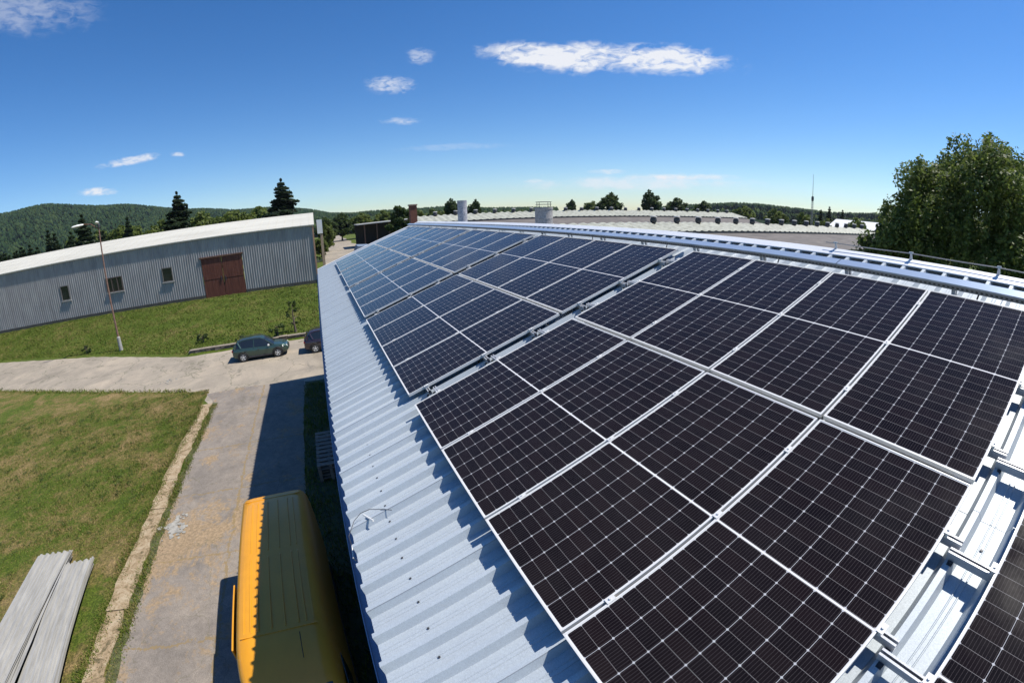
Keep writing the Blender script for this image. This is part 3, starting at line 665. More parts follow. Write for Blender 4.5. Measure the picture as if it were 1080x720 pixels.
mb = MB(); mb.box(-.27, .27, -.27, .27, 0, G+2.9); mb.build('shaft', speck('red_brick', (.13, .045, .03), (.22, .09, .06)), bc)
mb = MB(); mb.box(-.32, .32, -.32, .32, G+2.902, G+3.0); mb.build('cap', speck('brick_cap', (.25, .15, .11), (.38, .28, .22)), bc)

# ------------------------------------------------------------------ long barns beyond, perpendicular, with ridge ventilators
M_LIGHT = Mat('pale_ridge_sheets', .55, .05, (.6, .6, .52)); _p = M_LIGHT.world(); _n = M_LIGHT.noise(_p, 1.4, 6, .75)
M_LIGHT.color(M_LIGHT.ramp(_n, [(.35, (.26, .26, .20)), (.6, (.43, .43, .35))])); M_LIGHT = M_LIGHT.m
M_ETER = Mat('fibre_cement_roof', .9); _p = M_ETER.world((1, .3, 1)); _n = M_ETER.noise(_p, 1.2, 8, .7)
M_ETER.color(M_ETER.ramp(_n, [(.3, (.085, .075, .066)), (.55, (.135, .118, .104)), (.75, (.20, .175, .15))])); M_ETER = M_ETER.m
M_BWALL = simple('barn_render', (.42, .39, .34), .9, 0, .2, 1)
def corr_slope(xr, zr, xe, ze, y0, y1, per=.9, amp=.07, mat=None, parent=None, name='roof', vert=.0):
    n = int((y1-y0)/per)*4; ys = np.linspace(y0, y1, n+1); w = np.where((np.arange(n+1) % 4) < 2, 0, -amp)
    a = np.stack([np.full(n+1, xr), ys, zr+w], -1); b = np.stack([np.full(n+1, xe), ys, ze+w], -1); v = np.concatenate([a, b]); i = np.arange(n)
    return npmesh(name, v, np.stack([i, i+1, i+n+2, i+n+1], -1), mat, parent)
def barn(name, xr, zr, y0, y1, hw, drop, band, label, vents, glabel, vs=1.0, raise_=.35):
    root = empty(name, (xr, y0, 0), 0, label, 'building'); L = y1-y0
    for s_ in (1, -1):
        bz = drop*band/hw
        corr_slope(0, zr, s_*band, zr-bz, 0, L, 1.3, .16, M_LIGHT, root, 'ridge_sheets')
        mb = MB(); th = .12
        mb.add([(s_*(band+.02), 0, zr-bz-raise_), (s_*hw, 0, zr-drop-raise_*.5), (s_*hw, L, zr-drop-raise_*.5), (s_*(band+.02), L, zr-bz-raise_),
                (s_*(band+.02), 0, zr-bz-raise_-th), (s_*hw, 0, zr-drop-raise_*.5-th), (s_*hw, L, zr-drop-raise_*.5-th), (s_*(band+.02), L, zr-bz-raise_-th)],
               [(0, 1, 2, 3), (7, 6, 5, 4), (0, 4, 5, 1), (1, 5, 6, 2), (2, 6, 7, 3), (3, 7, 4, 0)]); mb.build('roof', M_ETER, root)
        mb = MB(); mb.box(s_*(band-.05)-.03, s_*(band-.05)+.03, 0.01, L-.01, zr-bz-raise_-.02, zr-bz-.08); mb.build('upstand', M_DARK, root)
        mb = MB(); mb.box(min(s_*(hw-.5), s_*(hw-.3)), max(s_*(hw-.5), s_*(hw-.3)), .3, L-.3, -2, zr-drop-.5); mb.build('wall', M_BWALL, root)
    for yy in (.3, L-.5):
        mb = MB(); a = [(-hw+.52, -2), (hw-.52, -2), (hw-.52, zr-drop-.35), (band, zr-drop*band/hw-.55), (-band, zr-drop*band/hw-.55), (-hw+.52, zr-drop-.35)]
        mb.loft([[(x, yy, z) for x, z in a], [(x, yy+.2, z) for x, z in a]]); mb.build('end_wall', M_BWALL, root)
    return root
def make_vent(sc_):
    root = empty('roof_ventilator'); mb = MB()
    mb.lathe((0, 0, 0), [(.26, -.35), (.26, .1), (.40, .15), (.50, .32), (.52, .6), (.42, .85), (.30, .92), (0, .93)], 14); mb.build('body', simple('vent_dark', (.045, .045, .05), .6, .1, .3, 4), root, True)
    mb = MB(); mb.lathe((0, 0, 0), [(.30, .94), (.56, .96), (.52, 1.08), (.3, 1.16), (0, 1.17)], 14); mb.build('hood', simple('vent_hood', (.36, .35, .33), .6, .1, .2, 3), root, True)
    return root
V0 = make_vent(1); firstv = True
S = 4.0; CX, CY = CAM.x, CAM.y
def vents(xr, zr, ys, gl, lab, sc_, side=.0):
    global firstv
    names = {0: 'nearest', 1: 'second nearest', len(ys)-1: 'farthest'}
    for k, y in enumerate(ys):
        o = V0 if firstv else copy_tree(V0); firstv = False
        o.location = (xr+side, y, zr); o.scale = (sc_, sc_, sc_)
        tag(o, lab % {0: 'leftmost', len(ys)-1: 'rightmost'}.get(k, 'number %d from the left' % (k+1)), 'ventilator', gl)
XB = CX-10.64*S; ZB = G+.62; yB0 = CY+9.47*S
barn('long_barn', XB, ZB, yB0-4.2*S, yB0+15.9*S, 12.5, 2.5, 4.3, 'nearer long barn with pale ridge sheets and dark fibre cement slopes', None, None)
vents(XB, ZB-.2, [yB0+k*S for k in range(16)], 'ventilators on the ridge of the nearer barn', 'dark domed ventilator on the nearer barn ridge, %s', .82, .35)
XA = CX-20.83*S; ZA = G+1.93; yA0 = CY+9.47*S
barn('long_barn', XA, ZA, yA0-5.2*S, yA0+16.6*S, 14.0, 2.9, 5.6, 'farther long barn with pale ridge sheets seen below the horizon trees', None, None)
vents(XA, ZA-.3, [yA0+k*S for k in range(-4, 17)], 'ventilators on the ridge of the farther barn', 'small dark ventilator on the farther barn ridge, %s', .8, .35)
# white roofed shed at the right, far off
ws = empty('white_shed', (-52, 127, 0), 0, 'low white roofed shed behind the barns left of the big tree', 'building')
mb = MB(); mb.loft([[(-6, -5, 1), (-6, 5, 1), (-6, 5, 7.6), (-6, 0, 9.8), (-6, -5, 7.6)], [(7, -5, 1), (7, 5, 1), (7, 5, 7.6), (7, 0, 9.8), (7, -5, 7.6)]]); mb.build('wall', M_BWALL, ws)
ws.scale = (1, 1, .93)
mb = MB(); mb.add([(-6.4, -5.5, 7.45), (7.4, -5.5, 7.45), (7.4, 0, 9.9), (-6.4, 0, 9.9), (7.4, 5.5, 7.45), (-6.4, 5.5, 7.45)], [(0, 1, 2, 3), (3, 2, 4, 5)]); mb.build('roof', M_WHITE, ws)
# lattice mast
ma = empty('lattice_mast', (-39.0, 77.8, 0), 0, 'slender lattice antenna mast behind the barn ridge', 'mast')
mb = MB(); H = 12.6
for k in range(3):
    a = k*2.094; mb.tube([(.30*math.cos(a), .30*math.sin(a), 0), (.16*math.cos(a), .16*math.sin(a), H)], .03, 5)
z = 4.
while z < H-.5:
    r0 = .30-.14*z/H
    for k in range(3):
        a, b = k*2.094, (k+1)*2.094; mb.tube([(r0*math.cos(a), r0*math.sin(a), z), (r0*math.cos(b), r0*math.sin(b), z+.45)], .018, 4)
    z += .45
mb.build('lattice', simple('mast_steel', (.22, .22, .23), .6, .4), ma)
mb = MB(); mb.tube([(0, 0, H-.3), (0, 0, 16.9)], [.05, .025], 6); mb.build('whip', M_DARK, ma)
mb = MB(); mb.lathe((0, 0, 0), [(0, H-.5), (.2, H-.5), (.24, H), (.2, H+.35), (0, H+.35)], 10); mb.build('antenna_box', M_DARK, ma)

# ------------------------------------------------------------------ the long shed on the left
XW, ZW0, ZE = -53.9, 1.75, G+2.05
shed = empty('long_shed', (XW, -38, 0), 0, 'long shed of grey corrugated sheet with cream roof and rusty doors across the road', 'building')
def L3(x, y, z): return (x-XW, y+38, z)
M_CORR = Mat('grey_wall_sheet', .6, .15, (.3, .3, .3)); _p = M_CORR.world(); _n = M_CORR.noise(M_CORR.world((1, 1, .25)), 1.3, 7, .7)
M_CORR.color(M_CORR.ramp(_n, [(.3, (.24, .23, .22)), (.55, (.34, .325, .31)), (.8, (.42, .40, .38))])); M_CORR = M_CORR.m
y0w, y1w = -78.0, -1.3; holes = [(-34.85, -33.6, 4.5, 6.35, 'w'), (-28.35, -26.1, 4.5, 6.3, 'w'), (-20.75, -19.35, 4.65, 6.4, 'w'), (-15.6, -10.35, 1.6, 6.8, 'd')]
per = .30; n = int((y1w-y0w)/per)*4
ys = np.linspace(y0w, y1w, n+1); xo = np.where(((np.arange(n+1)+1) % 4) < 2, .0, -.055)
base = lambda y: np.interp(y, [-78, -39, -20, -1.3], [2.3, 2.32, 2.32, 2.34])
cuts = sorted({h[0] for h in holes} | {h[1] for h in holes})
vs = []; fs = []
def wallstrip(i0, i1, za, zb):
    o = len(vs)
    for i in range(i0, i1+1): vs.append(L3(XW+xo[i], ys[i], za(ys[i]) if callable(za) else za)); vs.append(L3(XW+xo[i], ys[i], zb))
    for k in range(i1-i0): fs.append((o+2*k, o+2*k+2, o+2*k+3, o+2*k+1))
ix = lambda y: int(round((y-y0w)/(y1w-y0w)*n))
prev = 0
for a, b, z0, z1, t in sorted(holes):
    wallstrip(prev, ix(a), base, ZE); wallstrip(ix(a), ix(b), z1, ZE)
    if t == 'w': wallstrip(ix(a), ix(b), base, z0)
    prev = ix(b)
wallstrip(prev, n, base, ZE)
mb = MB(); mb.add(vs, fs); mb.build('wall', M_CORR, shed)
mb = MB(); mb.box(*[q for q in (-.10, .06)], y0w+38, -15.6+38, -1, 2.3); mb.box(-.10, .06, -10.35+38, y1w+38, -1, 2.32); mb.box(-.1, .05, -15.59+38, -10.36+38, -1, 1.6); mb.build('plinth', simple('dark_plinth', (.07, .068, .06), .9, 0, .3, 2), shed)
# roof: low pitch, cream
M_CREAM = Mat('cream_roof', .65); _n = M_CREAM.noise(M_CREAM.world((.3, .08, 1)), 1.5, 7, .7); M_CREAM.color(M_CREAM.ramp(_n, [(.3, (.42, .40, .34)), (.6, (.52, .50, .43))])); M_CREAM = M_CREAM.m
mb = MB(); xe, xr = .21, -7.2; ze, zr = ZE+.02, ZE+1.62; ys_ = (y0w+38-.3, y1w+38+.25)
mb.loft([[(xe, y, ze), (xr, y, zr), (2*xr-xe, y, ze), (2*xr-xe, y, ze-.12), (xr, y, zr-.14), (xe, y, ze-.12)] for y in ys_]); mb.build('roof', M_CREAM, shed)
mb = MB(); y = ys_[0]
while y < ys_[1]: mb.add([(xe+.0, y, ze+.005), (xe, y+.03, ze+.005), (xr, y+.03, zr+.005), (xr, y, zr+.005), (xe, y, ze+.03), (xe, y+.03, ze+.03), (xr, y+.03, zr+.03), (xr, y, zr+.03)], [(4, 5, 6, 7), (0, 1, 5, 4), (1, 2, 6, 5), (2, 3, 7, 6), (3, 0, 4, 7)]); y += 1.05
mb.build('roof_seams', M_CREAM, shed)
mb = MB(); mb.loft([[(-.06, y1w+38-.12, 1), (2*xr+.3, y1w+38-.12, 1), (2*xr+.3, y1w+38-.12, ZE-.1), (xr, y1w+38-.12, ZE+1.4), (-.06, y1w+38-.12, ZE-.1)], [(-.06, y1w+38+.02, 1), (2*xr+.3, y1w+38+.02, 1), (2*xr+.3, y1w+38+.02, ZE-.1), (xr, y1w+38+.02, ZE+1.4), (-.06, y1w+38+.02, ZE-.1)]]); mb.build('end_wall', M_WALLP, shed)
mb = MB(); mb.box(-.02, .10, y1w+38-.02, y1w+38+.16, 1.9, ZE-.12); mb.build('corner_post', simple('orange_post', (.42, .24, .15), .8, 0, .2), shed)
for a, b, z0, z1, t in holes:
    if t == 'w':
        nm = 'window'; fr = MB(); a_, b_ = a+38, b+38; w = .10
        fr.box(-.02, .05, a_, a_+w, z0, z1); fr.box(-.02, .05, b_-w, b_, z0, z1); fr.box(-.02, .05, a_+w, b_-w, z0, z0+w); fr.box(-.02, .05, a_+w, b_-w, z1-w, z1)
        if b-a > 1.6:
            for q in (.36, .7): m_ = a_+(b_-a_)*q; fr.box(-.02, .04, m_-.05, m_+.05, z0+w, z1-w)
        wo_ = fr.build(nm, simple('window_frame_paint', (.10, .075, .06) if b-a > 1.6 else (.16, .15, .14), .7, 0, .3, 3), shed)
        mb = MB(); mb.box(-.06, -.045, a_+w*.5, b_-w*.5, z0+w*.5, z1-w*.5); mb.build('pane', M_GLASSD, wo_)
        mb = MB(); mb.box(-.03, .16, a_-.1, b_+.1, z0-.10, z0-.003); mb.build('sill', M_CONC, wo_)
    else:
        M_DOOR = Mat('rusty_door', .85); _v = M_DOOR.world((1, 6, .35)); _n = M_DOOR.noise(_v, 1.5, 8, .75, .3); M_DOOR.color(M_DOOR.ramp(_n, [(.3, (.05, .016, .010)), (.5, (.14, .042, .024)), (.72, (.22, .085, .05))])); M_DOOR = M_DOOR.m
        mid = (a+b)/2+38
        for (p, q) in ((a+38+.06, mid-.02), (mid+.02, b+38-.06)):
            mb = MB(); mb.box(-.06, 0, p, q, z0+.1, z1-.05); w = (q-p)
            k = p
            while k < q-.2: mb.box(.002, .018, k+.02, k+w/7-.02, z0+.12, (z0+z1)/2-.06); mb.box(.002, .018, k+.02, k+w/7-.02, (z0+z1)/2+.06, z1-.12); k += w/7
            mb.box(.002, .04, p, q, (z0+z1)/2-.05, (z0+z1)/2+.05); d = mb.build('door', M_DOOR, shed)
            mb = MB(); yh = q-.25 if q < mid+.1 else p+.25; mb.box(.042, .1, yh-.04, yh+.04, z0+2.2, z0+2.8); mb.build('handle', M_DARK, d)
        mb = MB(); mb.box(-.05, .12, a+38-.15, b+38+.15, z1-.04, z1+.12); mb.build('door_rail', M_RUST, shed)
# white boxed annex seen past its end
an = empty('annex', (-57.5, .3, 0), 0, 'narrow white boxed annex just past the end of the long shed', 'building')
mb = MB(); mb.box(-2, 1.2, -1.0, -.3, 8.0, 9.8); mb.build('upper_box', M_WHITE, an); mb = MB(); mb.box(-1.9, 1.05, -.65, -.32, 1, 7.98); mb.build('post', simple('ochre_render', (.36, .27, .19), .9, 0, .2), an)

# ------------------------------------------------------------------ flat-roofed open shelter down the track
sh = empty('open_shelter', (-109, 15, 3), 0, 'dark open shelter with flat pale roof at the end of the track', 'building')
mb = MB(); mb.loft([[(-5, -6.2, 4.95), (4.0, -6.2, 4.95), (4.0, -6.2, 5.15), (-5, -6.2, 5.15)], [(-5, 7.5, 5.35), (4, 7.5, 5.35), (4, 7.5, 5.55), (-5, 7.5, 5.55)]]); mb.build('roof', simple('shelter_roof', (.42, .41, .38), .8, 0, .1), sh)
for y in (-4.5, -1.5, 1.5, 4.5): mb = MB(); mb.box(3.1, 3.35, y, y+.25, -1, 5.0); mb.build('post', M_RUST, sh)
mb = MB(); mb.box(-4.6, -4.3, -6, 7.3, -1, 5.0); mb.build('back_wall', simple('dark_boards', (.05, .042, .035), .9, 0, .3), sh)
mb = MB(); mb.box(-4.2, 3.0, 5.2, 7.2, -1, 5.0); mb.build('block_wall', M_BRICK, sh)
tp = tag(None or (lambda mb: (mb.loft([[(x, y-1.6*s_, z) for x, y, z in ((0, 0, 0),)]+[(0, 1.6*s_, 0), (-.2, 1.2*s_, 1.2*s_), (-.2, -1.1*s_, 1.25*s_)] if False else [(x, -1.8*s_, 0), (x, 1.8*s_, 0), (x, 1.3*s_, 1.35*s_), (x, -1.2*s_, 1.5*s_)] for x, s_ in ((-1.8, .8), (0, 1.05), (1.6, .85))]), mb.build('covered_load', simple('blue_tarp', (.17, .22, .29), .5, 0, .2), None, False, .08, (-97.5, 8.8, height(-97.5, 8.8))))[1])(MB()), 'blue-grey tarpaulin covered pile by the gravel track', 'pile')
rg_ = random.Random(11)
STK = [(-92, 10.9, .9, 'white', (.55, .52, .47)), (-90.5, 12.0, 1.3, 'grey', (.40, .37, .33)), (-91, 13.1, 1.0, 'rust-brown', (.17, .08, .05)), (-88.5, 13.4, .9, 'pale', (.5, .45, .38)), (-87.5, 14.6, 1.0, 'dusty', (.38, .33, .27)), (-94, 14.2, 1.6, 'dark', (.08, .06, .05))]
for x, y, h, cn, col in STK:
    mb = MB(); L_ = rg_.uniform(.9, 1.3); k = 0; z = 0; M_ = Matrix.Rotation(rg_.uniform(-.4, .4), 4, 'Z')
    while z < h: mb.box(-L_*.5+rg_.uniform(-.1, .1), L_*.5, -.5+rg_.uniform(-.1, .1), .5, z, z+.19, 0, M_); z += .22
    tag(mb.build('block_stack', simple('stack_'+cn.replace('-', '_'), col, .9, 0, .3, 2), None, False, .03, (x, y, height(x, y))), '%s stack of building blocks beside the gravel track' % cn, 'block stack', 'stacked blocks along the track')

# ------------------------------------------------------------------ street lamp
lp = empty('street_lamp', (-40.1, -21.75, 0), 0, 'tall rusty street lamp with two arms at the far side of the road', 'street lamp')
mb = MB(); mb.tube([(0, 0, 0), (0, 0, .02), (0, 0, 1.35), (0, 0, 1.42)], [.19, .19, .17, .10], 10); mb.build('base', M_CONC, lp, True)
mb = MB(); mb.tube([(0, 0, 1.4), (0, 0, 5), (0, 0, 9), (.0, .03, 12.1)], [.10, .085, .07, .055], 10); mb.build('pole', simple('rusty_pole', (.20, .115, .085), .8, .1, .4, 6), lp, True)
mb = MB(); mb.tube([(0, .03, 11.6), (.25, -.6, 12.15), (.5, -1.3, 12.25)], .035, 6); mb.build('arm', M_RUST, lp)
def lhead(c, d, L):
    mb = MB(); d = Vector(d).normalized(); s = Vector((-d.y, d.x, 0)).normalized(); up = Vector((0, 0, 1)); c = Vector(c); rings = []
    for t, w, hh in ((0, .05, .05), (.12, .12, .09), (.5, .16, .12), (.88, .13, .09), (1, .03, .03)):
        rings.append([c+d*L*t+s*w*math.cos(a)+up*hh*math.sin(a) for a in (2*math.pi*k/10 for k in range(10))])
    mb.loft(rings); return mb
o = lhead((.5, -1.25, 12.22), (.45, -.95, -.08), 1.15).build('lamp_head', M_WHITE, lp, True)
o = lhead((0, .0, 12.15), (1, .25, .1), .8).build('lamp_head', M_WHITE, lp, True)
mb = MB(); mb.lathe((.05, .05, 11.75), [(0, 0), (.13, 0), (.15, .2), (.1, .4), (0, .4)], 8); mb.build('gear_box', M_DARK, lp)

# ------------------------------------------------------------------ vehicles
def superell(hw, zlo, zhi, n=20, p=3.2):
    return None
def wheel(parent, c, r=.34, w=.22, side=1, rimc=None):
    mb = MB(); rr_ = []
    for q, h in [(r*.64, -w/2), (r*.93, -w/2), (r, -w*.32), (r, w*.32), (r*.93, w/2), (r*.64, w/2), (r*.64, -w/2)]: rr_.append([(q*math.cos(2*math.pi*k/28), h, q*math.sin(2*math.pi*k/28)) for k in range(28)])
    mb.loft(rr_, 0, False)
    wh = mb.build('wheel', M_BLACK, parent, True, 0, c)
    mb = MB(); s = side; mb.lathe((0, 0, 0), [(0, s*w*.08), (r*.63, s*w*.08), (r*.635, s*w*.46), (r*.57, s*w*.47), (r*.55, s*w*.12), (0, s*w*.12)], 28, 0, 'Y')
    for k in range(5):
        a = k*2*math.pi/5; M_ = Matrix.Rotation(a, 4, 'Y'); y0, y1 = sorted((s*w*.22, s*w*.45)); mb.box(-.035, .035, y0, y1, .03, r*.6, 0, M_)
    mb.lathe((0, 0, 0), [(0, s*w*.22), (.06, s*w*.22), (.055, s*w*.46), (0, s*w*.46)], 12, 0, 'Y')
    mb.build('rim', rimc or M_ALU, wh, False)
def suv(loc, rz, paint, label):
    """X forward, Y left; length 4.3"""
    root = empty('parked_car', loc, rz, label, 'car')
    # side profile stations: x, sill z, belt z (body shoulder), half width at belt, half width at sill, nose rounding
    st = [(-2.13, .42, .62, .70, .62), (-2.10, .34, .95, .80, .74), (-1.98, .28, 1.02, .87, .82), (-1.5, .24, 1.03, .905, .86), (-.6, .22, 1.00, .915, .87), (.3, .22, .97, .915, .87), (.95, .22, .96, .91, .87), (1.1, .22, .99, .90, .86), (1.6, .25, .93, .87, .84), (1.95, .30, .83, .80, .77), (2.10, .36, .72, .70, .66), (2.15, .42, .60, .60, .56)]
    rings = []
    for x, zs, zb, wb, ws_ in st:
        half = [(0, zs), (ws_*.9, zs), (ws_, zs+.07), (wb*1.0, (zs+zb)*.52), (wb*.99, zb-.10), (wb*.93, zb-.02), (wb*.70, zb+.015), (0, zb+.035)]
        rings.append([(x, y, z) for y, z in half]+[(x, -y, z) for y, z in half[-2:0:-1]])
    mb = MB(); mb.loft(rings); mb.build('body', paint, root, True)
    # cabin: glass with body-coloured roof and pillars
    cs = [(-2.04, .99, 1.03, .80, .76), (-1.86, 1.0, 1.30, .81, .67), (-1.62, 1.0, 1.47, .82, .62), (-1.2, 1.0, 1.55, .83, .60), (-.4, .98, 1.59, .84, .61), (.2, .97, 1.56, .84, .60), (.42, .97, 1.48, .83, .60), (.85, .96, 1.20, .82, .68), (1.12, .96, 1.0, .80, .78)]
    rings = []
    for x, z0, z1, wb, wt_ in cs:
        half = [(0, z0), (wb, z0), (wb*.5+wt_*.5+.02, (z0+z1)*.5), (wt_+.03, z1-.05), (wt_-.05, z1-.012), (0, z1)]
        rings.append([(x, y, z) for y, z in half]+[(x, -y, z) for y, z in half[-2:0:-1]])
    mb = MB(); mb.loft(rings); mb.build('windows', M_GLASSD, root, True)
    rings = []
    for x, z0, z1, wb, wt_ in cs[2:7]:
        half = [(0, z1-.02), (wt_+.015, z1-.06), (wt_+.036, z1-.04), (wt_-.04, z1+.004), (0, z1+.016)]
        rings.append([(x, y, z) for y, z in half]+[(x, -y, z) for y, z in half[-2:0:-1]])
    mb = MB(); mb.loft(rings); mb.build('roof', paint, root, True)
    for s in (1, -1):
        for (xa, xb, wd) in ((-.42, -.38, .035), (-1.42, -1.62, .07), (1.04, .50, .035), (-1.95, -1.80, .09)):
            def P(x, f):
                k = max(i for i in range(len(cs)) if cs[i][0] <= x) if x > cs[0][0] else 0; k = min(k, len(cs)-2); t = (x-cs[k][0])/(cs[k+1][0]-cs[k][0]); g = [cs[k][i]*(1-t)+cs[k+1][i]*t for i in range(5)]
                z = g[1]+(g[2]-.05-g[1])*f; w_ = g[3]+(g[4]+.03-g[3])*f+.008; return (x, s*w_, z)
            a0, b0 = P(xa, 0), P(xb, .98); mb = MB(); mb.tube([a0, b0], wd, 6); mb.build('pillar', paint, root, True)
        mb = MB()   # rails, cladding, arches
        mb.tube([(-1.55, s*.60, 1.56), (-.5, s*.60, 1.62), (.15, s*.59, 1.59)], .018, 6); mb.build('roof_rail', M_DARK, root); mb = MB()
        mb.box(-.95, .95, s*.885-.02, s*.885+.02, .25, .36)
        mb.build('sill_trim', M_DARK, root)
        for xw in (-1.32, 1.33):
            mb = MB(); mb.tube([(xw+.40*math.cos(a), s*.885, .35+.40*math.sin(a)) for a in (math.pi*k/12 for k in range(-1, 14))], .045, 6)
            mb.lathe((xw, s*.80, .35), [(0, 0), (.385, 0), (.385, s*.09), (0, s*.09)], 24, 0, 'Y'); mb.build('wheel_arch', M_BLACK, root, True)
            wheel(root, (xw, s*.83, .34), .34, .23, s)
        mb = MB(); mb.lathe((.72, s*1.0, 1.02), [(0, -.09), (.07, -.07), (.09, 0), (.07, .07), (0, .09)], 10, 0, 'Y'); mb.build('mirror', M_ALU, root, True)
        mb = MB(); mb.loft([[(1.72, s*.80, .70), (1.72, s*.88, .72), (1.72, s*.83, .84), (1.72, s*.74, .85)], [(2.08, s*.48, .66), (2.12, s*.66, .68), (2.06, s*.64, .78), (2.02, s*.50, .79)]]); mb.build('headlight', M_ALU, root)
        mb = MB(); mb.box(-2.13, -1.97, min(s*.55, s*.84), max(s*.55, s*.84), .80, .92); mb.build('tail_light', simple('tail_red', (.35, .02, .02), .3), root)
        for dx in (-.1, -1.05): mb = MB(); mb.box(dx-.09, dx+.09, s*.922-.01, s*.922+.01, .80, .83); mb.build('door_handle', M_DARK, root)
    mb = MB(); mb.box(2.06, 2.165, -.42, .42, .40, .66); mb.build('grille', M_BLACK, root)
    return root
def paint(name, col, rough=.25, metal=.4):
    m = Mat(name, rough, metal, col, .5, .8); return m.m
suv((-30.05, -6.13, .012), R(90), paint('green_metallic', (.045, .085, .068)), 'dark green hatchback car parked on the road by the low wall')
suv((-29.55, -.62, .012), R(90), paint('plum_paint', (.045, .028, .038)), 'dark plum car half hidden behind the eave ahead of the green car')

# yellow van, X forward
van = empty('yellow_van', (-5.86, -3.06, .02), R(2.8), 'yellow high-roof van with ribbed roof parked beside the building in half shade', 'van')
M_YEL = Mat('yellow_paint', .38, 0, (.64, .28, .012), .5, .3); _n = M_YEL.noise(M_YEL.coord(), 3, 6, .7); M_YEL.color(M_YEL.ramp(_n, [(.3, (.60, .26, .012)), (.7, (.67, .295, .016))])); M_YEL = M_YEL.m
ZR = 2.82
def vring(x, zt, w=1.0, zb=.35):
    zb_ = zb; f = (zt-1.35)/(ZR-1.35)
    h = [(0, zb_), (.90*w, zb_), (.96*w, zb_+.1), (.985*w, .9), (.975*w, 1.35), (.955*w, 1.35+.55*f), (.925*w, 1.35+1.0*f), (.885*w, 1.35+1.24*f), (.83*w, 1.35+1.37*f), (.74*w, 1.35+1.445*f), (.55*w, zt-.005), (0, zt)]
    return [(x, y, z) for y, z in h]+[(x, -y, z) for y, z in h[-2:0:-1]]
rings = [vring(0, ZR-.10, .93), vring(.03, ZR-.03, .965), vring(.12, ZR, .985), vring(1.5, ZR), vring(3.2, ZR), vring(4.7, ZR-.01), vring(4.95, ZR-.035, .995), vring(5.25, ZR-.14, .985), vring(5.55, ZR-.34, .97), vring(5.62, ZR-.42, .965)]
rings += [vring(5.95, 2.0, .97), vring(6.35, 1.52, .965), vring(6.5, 1.36, .955), vring(7.0, 1.16, .93), vring(7.2, 1.0, .86), vring(7.25, .85, .8)]
mb = MB(); mb.loft(rings); mb.build('body', M_YEL, van, True)
mb = MB()
for y in (-.66, -.52, -.38, -.13, .13, .38, .52, .66):
    for xa, xb in ((.35, 2.35), (2.5, 4.6)): 
        zz = ZR-.008-.06*max(0, abs(y)-.5)*3
        mb.loft([[(x, y-.024, zz-.012), (x, y+.024, zz-.012), (x, y+.012, zz+.02*k), (x, y-.012, zz+.02*k)] for x, k in ((xa, .2), (xa+.06, 1), (xb-.06, 1), (xb, .2))])
mb.box(.22, .24, -.72, .72, ZR-.012, ZR+.004); mb.box(4.68, 4.70, -.72, .72, ZR-.015, ZR+.002); mb.build('roof_ribs', M_YEL, van)
mb = MB(); mb.loft([[(5.67, -.70, 2.33), (5.67, .70, 2.33), (5.665, .70, 2.325), (5.665, -.70, 2.325)], [(6.38, -.84, 1.55), (6.38, .84, 1.55), (6.37, .84, 1.54), (6.37, -.84, 1.54)]]); mb.build('windshield', M_GLASSD, van)
for s in (1, -1):
    mb = MB(); mb.loft([[(5.0, s*.955, 1.45), (5.95, s*.955, 1.45), (5.7, s*.93, 2.1), (5.0, s*.92, 2.2)], [(5.0, s*.97, 1.45), (5.95, s*.97, 1.45), (5.7, s*.945, 2.1), (5.0, s*.935, 2.2)]]); mb.build('side_window', M_GLASSD, van)
    for xw in (1.1, 6.1):
        mb = MB(); mb.lathe((xw, s*.80, .40), [(0, 0), (.42, 0), (.42, s*.19), (0, s*.19)], 24, 0, 'Y'); mb.build('wheel_arch', M_BLACK, van, True); wheel(van, (xw, s*.88, .35), .35, .22, s, M_DARK)
    mb = MB(); mb.tube([(5.95, s*.95, 1.55), (5.95, s*1.12, 1.6)], .03, 6); mb.box(5.86, 6.0, s*1.18-.08, s*1.18+.08, 1.45, 1.85); mb.build('mirror', M_BLACK, van, False, .02)
    mb = MB(); mb.box(.0, .06, s*.85-.06, s*.85+.06, 1.1, 1.7); mb.build('tail_light', simple('tail_red_van', (.4, .02, .02), .3), van)
    mb = MB(); mb.box(1.6, 5.9, s*.99-.012, s*.99+.012, .72, .82); mb.build('side_strip', M_BLACK, van)
mb = MB(); mb.loft([[(x, -1.045-b, .42), (x, -1.085-b, .42), (x, -1.075-b, 1.35), (x, -1.035-b, 1.35)] for x, b in ((2.75, 0), (4.55, 0))])
mb.loft([[(x, -1.035, 1.352), (x, -1.075, 1.352), (x, -1.045, 2.42), (x, -1.005, 2.42)] for x in (2.75, 4.55)])
dr = mb.build('sliding_door', M_YEL, van, False, .012)
mb = MB(); mb.box(4.4, 4.5, -1.10, -1.087, 1.0, 1.2); mb.build('handle', M_BLACK, dr)
mb = MB(); mb.tube([(5.3, .35, ZR-.14), (5.05, .42, ZR+.25)], .008, 5); mb.build('aerial', M_BLACK, van)
mb = MB(); mb.box(7.2, 7.32, -.9, .9, .35, .62); mb.build('bumper', M_BLACK, van, False, .03)

